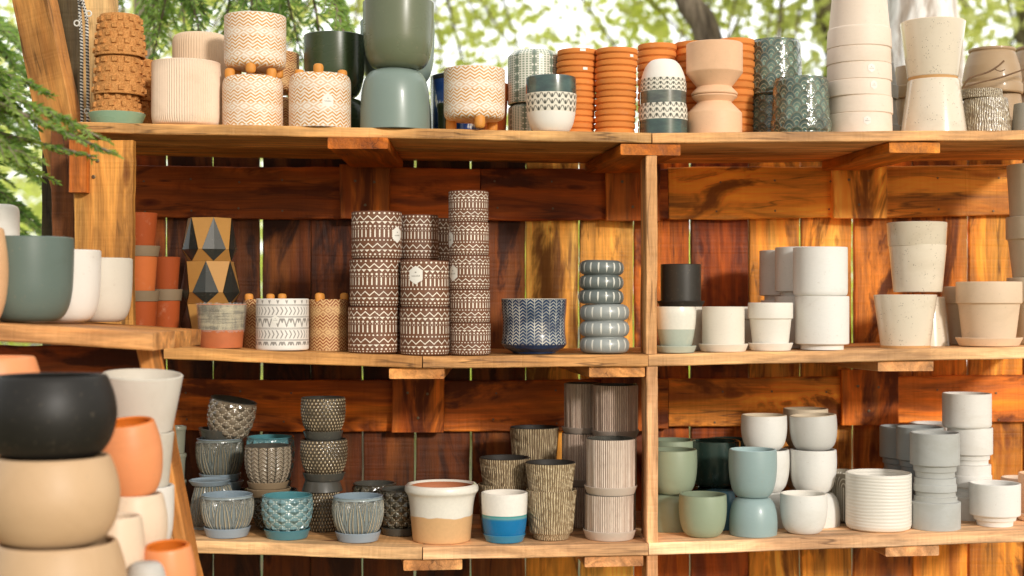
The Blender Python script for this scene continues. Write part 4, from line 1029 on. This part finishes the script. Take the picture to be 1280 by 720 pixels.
a=pot('plant_pot','second highest white sandy pot of the tallest white column',1212.5,55,534.5,dy=.178,on=a,k='step2',mat=WHITE,group=gw2)
pot('plant_pot','highest white sandy pot above everything on the lowest shelf',1208.5,60,492,dy=.178,on=a,k='cylb',mat=WHITE,group=gw2)
a=pot('plant_pot','hidden lower white pot behind the blue grey columns',1170,58,600,dy=.35,on='low',k='step2',mat=WHITE,inv=True,group=gw2)
pot('plant_pot','white pot whose rim shows between blue grey and white columns',1166,58,529,dy=.35,on=a,k='step2',mat=WHITE,group=gw2)
pot('plant_pot','front white sandy pot on three narrowing foot rings, alone at the right',1243.5,62,604,dy=.075,on='low',k='step3',mat=WHITE,group=gw2)
pot('plant_pot','pinkish cream pot behind the front white pot at the right edge',1274,44,597,dy=.235,on='low',k='cylb',mat=PINK)
pot('plant_pot','peach pot on a saucer cut off by the right edge, lowest shelf',1303,58,592,dy=.12,on='low',k='cylb',mat=PEACH,sauc=(66,9,PINK))
# ================================================================ FOREGROUND SIDE SHELF
SU=empty('side_shelf_unit',(at(60,430,Y=2.3).x,2.3,0)); tag(SU,'blurred wooden side shelf with slanting leg in the left foreground','shelf')
A=at(-90,0,Y=2.36);B=at(190.5,0,Y=2.36)
zl=at(0,404,Y=2.26).z; zr=at(190,415,Y=2.26).z
dz=(zr-zl)/(at(190,0,Y=2.26).x-at(0,0,Y=2.26).x)
def zpl(x): return zl+dz*(x-at(0,0,Y=2.26).x)
board('shelf_board',(at(-90,0,Y=2.33).x,2.335,zpl(at(-90,0,Y=2.33).x)-.015),(at(190.5,0,Y=2.26).x,2.335,zpl(at(190,0,Y=2.26).x)-.015),.15,.028,(0,1,0),'#d5a273',SU,jit=.0012,bev=.003)
board('shelf_board',(at(-90,0,Y=2.33).x,2.513,zpl(at(-90,0,Y=2.33).x)-.0165),(at(190.5,0,Y=2.26).x,2.513,zpl(at(190,0,Y=2.26).x)-.0165),.20,.028,(0,1,0),'#c08a55',SU,jit=.0012,bev=.003)
board('back_panel',at(-90,475,Y=2.56),at(203,475,Y=2.56),.125,.02,(0,0,1),'#7c4420',SU)
board('leg',at(185,433,Y=2.40),at(255,800,Y=2.42),.022,.07,(1,0,.1),'#c78c52',SU,bev=.003)
board('leg',at(-22,500,Y=2.10),at(32,900,Y=2.12),.03,.05,(1,0,.1),'#c09060',SU,bev=.003)
zlow=at(0,792,Y=2.0).z
board('shelf_board',(-1.0,1.93,zlow-.014),(-.42,1.93,zlow-.014),.20,.028,(0,1,0),'#cf9d6c',SU)
board('shelf_board',(-1.0,2.165,zlow-.0155),(-.42,2.165,zlow-.0155),.25,.028,(0,1,0),'#cf9d6c',SU)
gF='blurred pots in the left foreground'
TANF=matte('#ceac86',rough=.5,coat=0,grain=.15); ORF=matte('#ee9a66',rough=.45,grain=.15); OFFW=matte('#e6e2da',rough=.5,grain=.15); GRYF=matte('#cfc8ba',rough=.5,grain=.15); BLKF=matte('#1f1c18',rough=.5,coat=0,grain=.2)
TEALF=matte('#62726b',rough=.4,coat=.1,grain=.2); LTAN=matte('#e6cfb4',rough=.45,grain=.15)
def fg(lab,px,w,yt,Y,on,mat,k='belly',inv=False,inner=None,**kw):
    return pot('plant_pot',lab,px,w,yt,Y=Y,on=on,k=k,mat=mat,inner=inner or mat,inv=inv,group=gF,wall=.006,segs=96,**kw)
def zp(px,Y): return zpl(at(px,0,Y=Y).x)+.001
fg('blurred green bowl on the side shelf plank',36,110,298,2.38,zp(36,2.38),TEALF,'ubowl2')
fg('blurred bright white bowl right of the green bowl',82,86,314,2.495,zp(82,2.495),OFFW,'ubowl2')
fg('blurred light grey bowl nearest the post on the side shelf plank',128,74,324,2.585,zp(128,2.585),GRYF,'ubowl2')
a=fg('lower white upturned pot behind the green bowl',-12,66,320,2.55,zp(-12,2.55),OFFW,'round',True)
fg('upper white upturned pot at the left edge above the green bowl',-12,70,256,2.55,a['top'],OFFW,'round',True)
fg('peach bowl cut off by the left edge of the picture',-30,78,286,2.295,zp(-30,2.295),matte('#e8b98c',rough=.5),'belly')
a=fg('lowest tan belly pot in the front left column',72,172,678,1.90,zlow,TANF)
a=fg('upper tan belly pot under the big black pot',66,164,571,1.90,a,TANF)
fg('big black belly pot on top of the tan pots',64,160,470,1.90,a,BLKF,inner=BLKF)
a=fg('bottom pale tan pot under the orange belly pot',170,84,702,2.13,zlow,LTAN)
a=fg('pale tan belly pot directly under the orange one',168,82,618,2.13,a,LTAN)
fg('orange belly pot with open top in front of the white tapered stack',168,78,526,2.13,a,ORF,'belly2',tx=8,inner=matte('#d9731f',rough=.6))
fg('small tan belly pot between the big tan column and the orange column',146,72,646,2.03,zlow,LTAN)
a=fg('lowest white tapered pot of the rear stack',172,90,690,2.25,zlow,OFFW,'ubowl2')
a=fg('second white tapered pot of the rear stack',173,88,608,2.25,a,OFFW,'ubowl2')
a=fg('third white tapered pot of the rear stack',173,88,541,2.25,a,GRYF,'t85')
fg('wide grey white tapered pot tilted slightly on top of the rear stack',176,101,468,2.25,a['top']+.006,matte('#d8d1c6',rough=.5,grain=.15),'t78',tilt=4,tx=4,inner=GRYF)
a=fg('lower orange pot hidden behind the black pot',-4,106,620,2.12,zlow,ORF); a=fg('middle orange pot hidden behind the black pot',-4,106,530,2.12,a,ORF)
fg('orange pot peeping over the black pot at the left edge',-4,108,447,2.12,a,ORF)
fg('small orange pot with open top at the bottom beside the slanting leg',214,68,680,2.06,zlow,ORF,'belly2',tx=6,inner=matte('#d9731f',rough=.6))
fg('small light grey pot low beside the small orange pot',183,54,703,1.985,zlow,matte('#c4c0b8'),'ubowl2',True)
# ================================================================ rope, twigs
def rope(pts,rad,lab):
    P=catmull3([Vector(p) for p in pts],14); v,f=tube(P,rad,10); me=bpy.data.meshes.new('rope'); me.from_pydata(v,[],f)
    l=me.uv_layers.new(name='UVMap'); L=0; acc=[0]
    for a,b in zip(P,P[1:]): L+=(b-a).length; acc.append(L)
    for p in me.polygons:
        for li in p.loop_indices:
            vi=me.loops[li].vertex_index; l.data[li].uv=((vi%10)/10,acc[min(vi//10,len(acc)-1)])
    finish(me,60)
    M=Mat('braided_rope'); u,w=uv(); st=fr(w*150+u*1.0)<.5; c=mixc(st,'#2e2c2b','#dcd8d0')
    o=link('rope',me,None,[M.set(c,rough=.8,bump=ab(fr(w*150+u)-.5),bs=.8,bd=.002)]); tag(o,lab,'rope'); return o
def catmull3(p,n=8):
    out=[]; P=[p[0]]+list(p)+[p[-1]]
    for i in range(1,len(P)-2):
        a,b,c,d=P[i-1],P[i],P[i+1],P[i+2]
        for k in range(n):
            t=k/n; out.append(.5*((2*b)+(c-a)*t+(2*a-5*b+4*c-d)*t*t+(3*b-a-3*c+d)*t**3))
    out.append(p[-1]); return out
ro=rope([at(x,y,Y=2.94) for x,y in ((90,-60),(98,-10),(100,20),(102,60),(102,110),(103,158))],.0036,'left strand of the black and white braided rope hanging by the post')
rp=rope([at(x,y,Y=2.925) for x,y in ((93,-60),(103,0),(108,22),(109,60),(110,110),(110,160))],.0036,'right strand of the black and white braided rope hanging by the post')
PLAS=matte('#dedbd2',rough=.3,grain=.1)
for (x,y,o_) in ((96,29,ro),(111,17,rp),(109,139,rp)):
    c=at(x,y,Y=2.922); v,f=tube([c+Vector((.0055*math.cos(t),0,.0055*math.sin(t))) for t in [k*2*PI/14 for k in range(15)]],.0016,6)
    link('cord_clip',mesh_of(v,f),o_,[PLAS])
BARK=Mat('twig_bark').set(mixc(noise(vmul(coord(),(60,60,60)),1,3),'#4d3524','#8a6a48'),rough=.8)
tv=[tube(catmull3([at(x,y,dy_) for x,y,dy_ in ((1203,110,.05),(1225,103,.045),(1250,97,.05),(1285,85,.07),(1320,74,.1))],6),[.0018]*25),
    tube(catmull3([at(x,y,dy_) for x,y,dy_ in ((1203,111,.05),(1212,98,.04),(1235,90,.04),(1247,83,.04),(1255,76,.04))],6),[.002]*25),
    tube(catmull3([at(x,y,dy_) for x,y,dy_ in ((1243,86,.04),(1250,89,.035),(1256,87,.03))],4),[.001]*9)]
tag(link('twig',mesh_of(*merge(*tv)),None,[BARK]),'thin bare forked twig resting across the grey brown jars','twig')
# ================================================================ GROUND, TREES, SKY
GM=Mat('garden_soil'); o_=coord(); g_=noise(vmul(o_,(1,1,1)),3,5,.6)
v=[];f=[]; N=40
for j in range(N+1):
    for i in range(N+1):
        x=(i/N-.5); y=(j/N-.5); x=x*abs(x)*1200; y=y*abs(y)*1200+3
        rr=math.hypot(x,y-2); v.append((x,y,0 if rr<6 else .15*math.sin(x*.13)*math.cos(y*.11)))
for j in range(N):
    for i in range(N): a=j*(N+1)+i; f.append((a,a+1,a+N+2,a+N+1))
gnd=link('ground',mesh_of(v,f),None,[GM.set(mixc(ss(g_,.4,.6),'#7a6a50','#66704a'),rough=.95,bump=g_,bs=.4,bd=.02)]); tag(gnd,kind='structure')
def leaf_mat(name,a,b,tr=.45,sc=1.4):
    m=bpy.data.materials.new(name); m.use_nodes=True; nt=m.node_tree; E.nt=nt; p=nt.nodes['Principled BSDF']
    g=nt.nodes.new('ShaderNodeNewGeometry'); ri=E(g.outputs['Random Per Island'])
    cl_=ss(noise(vmul(coord(),(sc,sc,sc)),1,2),.35,.65)
    c=mixc(cl(ri*.6+cl_*.5-.05),a,b); nt.links.new(c.v,p.inputs['Base Color']); p.inputs['Roughness'].default_value=.55; p.inputs['Specular IOR Level'].default_value=.3
    t=nt.nodes.new('ShaderNodeBsdfTranslucent'); c2=mixc(1.0,c,(1.5,1.5,.7,1),'MULTIPLY'); nt.links.new(c2.v,t.inputs[0])
    mx_=nt.nodes.new('ShaderNodeMixShader'); mx_.inputs[0].default_value=tr
    nt.links.new(p.outputs[0],mx_.inputs[1]); nt.links.new(t.outputs[0],mx_.inputs[2]); nt.links.new(mx_.outputs[0],nt.nodes['Material Output'].inputs[0]); return m
LEAF=leaf_mat('broad_leaf','#a6b07e','#dcdfb8',.6); LEAFP=leaf_mat('pale_leaf','#bcc784','#e8ebbc',.6); NEED=leaf_mat('fir_needle','#4c7830','#adc46c',.4,22); NEEDB=leaf_mat('fir_needle_light','#4c7834','#a4c070',.4,6)
BK=Mat('tree_bark'); b_=noise(vmul(coord(),(22,22,4)),1,5,.65,.6); BK=BK.set(mixc(ss(b_,.3,.7),'#4a4034','#9a8c78'),rough=.9,bump=b_,bs=1,bd=.02)
BP=Mat('pale_bark'); b_=noise(vmul(coord(),(26,26,3.2)),1,5,.6,.8); BP=BP.set(mixc(ss(b_,.38,.56),'#b8a898','#fffdf8'),rough=.8,bump=b_,bs=1,bd=.02)
def leaves(rs,clumps,n,size,rad,asp=.6):
    v=[];f=[]
    for c in clumps:
        for _ in range(n):
            d=Vector((rs.gauss(0,1),rs.gauss(0,1),rs.gauss(0,.8))); d=d.normalized()*rad*rs.random()**.5
            p=Vector(c)+d; s=size*rs.uniform(.6,1.35)
            q=Matrix.Rotation(rs.uniform(0,6.3),3,'Z')@Matrix.Rotation(rs.uniform(.2,1.5),3,'X')@Matrix.Rotation(rs.uniform(0,6.3),3,'Z')
            b=len(v)
            for x,y,z in ((-s*.5,0,0),(-.1*s,-s*asp*.5,.05*s),(s*.5,0,-.05*s),(-.1*s,s*asp*.5,.05*s)): v.append(p+q@Vector((x,y,z)))
            f.append((b,b+1,b+2,b+3))
    return v,f
def tree(lab,x,y,trunk_pts,trunk_r,cc,cr,nc,n,size,mat,bark,seed,crad=.4,name='tree'):
    rs=random.Random(seed); e=empty(name,(x,y,0)); tag(e,lab,'tree','trees behind the shelf')
    P=catmull3([Vector(p) for p in trunk_pts],6); k=len(P)
    parts=[tube(P,[trunk_r*(1-.55*i/k) for i in range(k)],16)]
    clumps=[]
    for i in range(nc):
        while True:
            q=Vector((rs.uniform(-1,1),rs.uniform(-1,1),rs.uniform(-1,1)))
            if q.length<1: break
        clumps.append(Vector((cc[0]+q.x*cr[0],cc[1]+q.y*cr[1],cc[2]+q.z*cr[2])))
    for i in range(0,min(nc,36)):
        a=P[rs.randrange(k*2//3,k)]; c=clumps[i]; m=(a+c)/2+Vector((rs.uniform(-.1,.1),rs.uniform(-.1,.1),rs.uniform(.05,.25)))
        parts.append(tube(catmull3([a,m,c],4),[trunk_r*.13*(1-.09*j) for j in range(9)],6))
    t=link('trunk',mesh_of(*merge(*parts)),e,[bark]); t.location=(-x,-y,0)
    c=link('crown',mesh_of(*leaves(rs,clumps,n,size,crad),smooth=False),e,[mat]); c.location=(-x,-y,0)
def tp(px,py,Y): return tuple(at(px,py,Y=Y))
# slim dark leaning tree behind the saucers
tree('slim dark barked tree leaning left behind the terracotta saucers',.9,6.2,[(1.15,6.2,0),(1.0,6.2,1.6),tp(888,60,6.2),tp(858,-5,6.2),tp(835,-120,6.2),tp(800,-400,6.2)],.08,(.5,6.6,4.6),(1.6,1.0,.8),50,50,.075,LEAF,BK,11)
tree('thick pale barked tree glaring in the sun behind the speckled pots',1.35,5.2,[(1.45,5.2,0),(1.47,5.2,1.6),tp(1150,80,5.2),tp(1150,0,5.2),tp(1146,-200,5.2)],.215,(2.0,5.9,4.2),(1.1,.8,.7),50,60,.075,LEAF,BP,12)
tree('broad leafy tree in the middle distance behind the green bowls',-.6,8.4,[(-.9,9.4,0),(-.8,9.4,2),(-.7,9.2,4),(-.6,9,5)],.14,(-.3,8.4,3.35),(2.2,.8,1.5),120,50,.085,LEAFP,BK,13,.42)
tree('light green leafy tree behind the scale patterned pots',1.7,8.0,[(1.9,8.6,0),(1.9,8.6,2),(1.9,8.5,4),(1.8,8.4,5)],.12,(1.75,8.0,3.3),(1.2,.8,1.5),95,54,.085,LEAF,BK,14,.36)
tree('leafy tree filling the far right behind the grey brown jars',3.3,8.6,[(3.4,9,0),(3.3,9,2),(3.2,8.9,4)],.12,(3.4,8.4,3.1),(1.2,.8,1.6),60,52,.085,LEAF,BK,15,.4)
tree('distant pale tree left of the middle behind the hanging fir twigs',-3.0,9.5,[(-2.9,10,0),(-2.9,10,2),(-3,9.8,5)],.13,(-3.0,9.5,3.3),(1.7,.9,1.8),70,44,.10,LEAFP,BK,16,.42)
# conifers
def fir_spray(rs,a,b,w,n,droop=.1,need=.012,dens=9):
    """a flat branch: stem from a to b, side twigs on both sides, every twig set with short needles"""
    a,b=Vector(a),Vector(b); d=b-a; L=d.length; d.normalize(); up=Vector((0,0,1)); s=d.cross(up).normalized()
    wood=[tube([a,a+d*L*.5+Vector((0,0,-droop*L*.25)),b+Vector((0,0,-droop*L))],[.005,.004,.0018],5)]; v=[];f=[]
    for i in range(n):
        t=(i+.5)/n; p=a+d*L*t+Vector((0,0,-droop*L*t*t)); side=1 if i%2 else -1
        tl=w*(1-t*.75)*rs.uniform(.7,1.15)*(.5+min(1,t*5)*.5)
        td=(d*rs.uniform(.6,.9)+s*side*rs.uniform(.5,.9)+Vector((0,0,rs.uniform(-.55,.05)))).normalized()
        if i==n-1: td=d
        wood.append(tube([p,p+td*tl*.6,p+td*tl+Vector((0,0,-tl*.18))],[.0016,.001,.0006],4))
        k=max(3,int(tl/need*dens*.5))
        for j in range(k):
            q=j/k; c=p+td*tl*q+Vector((0,0,-tl*.18*q*q))
            e=td.cross(up).normalized(); 
            for sg in (-1,1):
                nd=(td*rs.uniform(.4,1)+e*sg*rs.uniform(.5,1)+up*rs.uniform(-.5,.5)).normalized(); ln=need*rs.uniform(.7,1.25)
                wv=nd.cross(Vector((rs.uniform(-1,1),rs.uniform(-1,1),rs.uniform(-1,1)))).normalized()*need*.13
                m=len(v); v+= [c-wv,c+nd*ln*.6-wv,c+nd*ln,c+nd*ln*.6+wv,c+wv]; f.append((m,m+1,m+2,m+3,m+4))
    return wood,(v,f)
def conifer(lab,base,trunk,sprays,mat,seed,need=.014,dens=8,name='fir_tree',cat='tree'):
    rs=random.Random(seed); e=empty(name,base); tag(e,lab,cat,None); W_=[];N_=[]
    if trunk: W_.append(tube(*trunk,10))
    for a,b,w,n,dr in sprays:
        wd,nd=fir_spray(rs,a,b,w,n,dr,need,dens); W_+=wd; N_.append(nd)
    t=link('trunk' if trunk else 'branch',mesh_of(*merge(*W_)),e,[BK]); t.location=-Vector(base)
    c=link('crown' if trunk else 'needles',mesh_of(*merge(*N_),smooth=False),e,[mat]); c.location=-Vector(base)
# fir whose trunk stands outside the frame at left and whose boughs reach in front of the brace
rs=random.Random(4); sp=[]
for (x0,y0,x1,y1,Y,w) in ((-150,60,128,158,2.50,.085),(-160,100,70,150,2.56,.10),(-140,130,60,215,2.62,.085),(-150,20,30,120,2.6,.08),(-120,150,118,186,2.52,.05),(-140,90,20,185,2.48,.09),(-130,70,95,145,2.46,.09),(-150,80,140,175,2.44,.07),(-120,40,55,110,2.5,.09),(-160,120,40,190,2.42,.1)):
    Y-=.22; sp.append((at(x0,y0,Y=Y),at(x1,y1-14,Y=Y),w,30,.10))
conifer('near fir with a blurred green bough hanging in front of the top left post',(-1.75,2.7,0),([Vector((-1.75,2.7,0)),Vector((-1.72,2.7,1.5)),Vector((-1.7,2.7,3.2))],[.07,.06,.03]),sp,NEED,21,.013,9)
sp=[]
for i in range(54):
    Y=rs.uniform(3.9,4.8); x=rs.uniform(-110,20); y=rs.uniform(-20,310); sp.append((at(x-90,y-40,Y=Y),at(x+rs.uniform(30,80),y+rs.uniform(10,50),Y=Y),.16,20,.25))
conifer('darker fir tree filling the far left edge behind the side shelf',(-2.6,4.4,0),([Vector((-2.6,4.4,0)),Vector((-2.55,4.4,2)),Vector((-2.5,4.4,4))],[.1,.08,.04]),sp,NEEDB,22,.026,7)
sp=[]
for i in range(20):
    Y=rs.uniform(3.7,4.3); x=rs.uniform(150,410); y=-70+rs.uniform(-20,30); sp.append((at(x,y,Y=Y),at(x+rs.uniform(-40,50),y+rs.uniform(70,150)*(1 if x<300 or x>380 else 1.25),Y=Y+rs.uniform(-.1,.1)),.11,18,.15))
conifer('feathery fir behind the shelf with twigs hanging over the cork and chevron pots',(-1.2,4.7,0),([Vector((-1.2,4.7,0)),Vector((-1.22,4.7,2)),Vector((-1.2,4.6,4.2))],[.035,.03,.02]),sp,NEEDB,23,.022,7)
# far wood closing the view
rs=random.Random(9); cl_=[]
for i in range(300): cl_.append((rs.uniform(-9,9),rs.uniform(14,17),rs.uniform(.3,2.9)))
wood=link('far_wood',mesh_of(*leaves(rs,cl_,60,.20,.8),smooth=False),None,[LEAFP]); tag(wood,'far off bushes and trees seen through the gaps','woodland',kind='stuff')
# ================================================================ LIGHT
SUN_EL,SUN_AZ=R(17),R(30)     # elevation, turned to the right of the viewer's back
sd=Vector((math.sin(SUN_AZ)*math.cos(SUN_EL),-math.cos(SUN_AZ)*math.cos(SUN_EL),math.sin(SUN_EL)))
L=bpy.data.lights.new('sun','SUN'); L.energy=2.45; L.angle=R(6); L.color=(1,.96,.90); lo=bpy.data.objects.new('sun',L); COL.objects.link(lo)
lo.rotation_euler=sd.to_track_quat('Z','Y').to_euler(); lo.location=(2,-3,5)
w=bpy.data.worlds.new('World'); S.world=w; w.use_nodes=True; nt=w.node_tree; E.nt=nt; bg=nt.nodes['Background']
sky=nt.nodes.new('ShaderNodeTexSky'); sky.sky_type='NISHITA'; sky.sun_disc=False; sky.sun_elevation=SUN_EL; sky.sun_rotation=PI-SUN_AZ; sky.dust_density=3; sky.air_density=1.2
tc=coord('Generated'); sx=nt.nodes.new('ShaderNodeSeparateXYZ'); nt.links.new(tc.v,sx.inputs[0])
fy=ss(E(sx.outputs[1]),-.1,.8); up=ss(E(sx.outputs[2]),-.06,.1)
haze=mixc(fy*up,(7.8,7.6,7.2,1),(19,19,18.4,1))
c=mixc(.72,E(sky.outputs[0]),haze); nt.links.new(c.v,bg.inputs[0]); bg.inputs[1].default_value=.12
# ================================================================ CAMERA
cam=bpy.data.cameras.new('camera'); co=bpy.data.objects.new('camera',cam); COL.objects.link(co); S.camera=co
co.location=(0,0,CZ); co.rotation_euler=(PI/2,0,0); cam.sensor_width=36; cam.lens=F/1280*36; cam.shift_y=(YH-360)/1280
cam.clip_end=2000; cam.dof.use_dof=True; cam.dof.focus_distance=2.87; cam.dof.aperture_fstop=3.0
S.render.resolution_x=1024; S.render.resolution_y=576
S.view_settings.view_transform='Standard'; S.view_settings.look='None'; S.view_settings.exposure=0
S.cycles.use_denoising=True; S.cycles.max_bounces=6; S.cycles.transparent_max_bounces=8; S.cycles.adaptive_threshold=.02
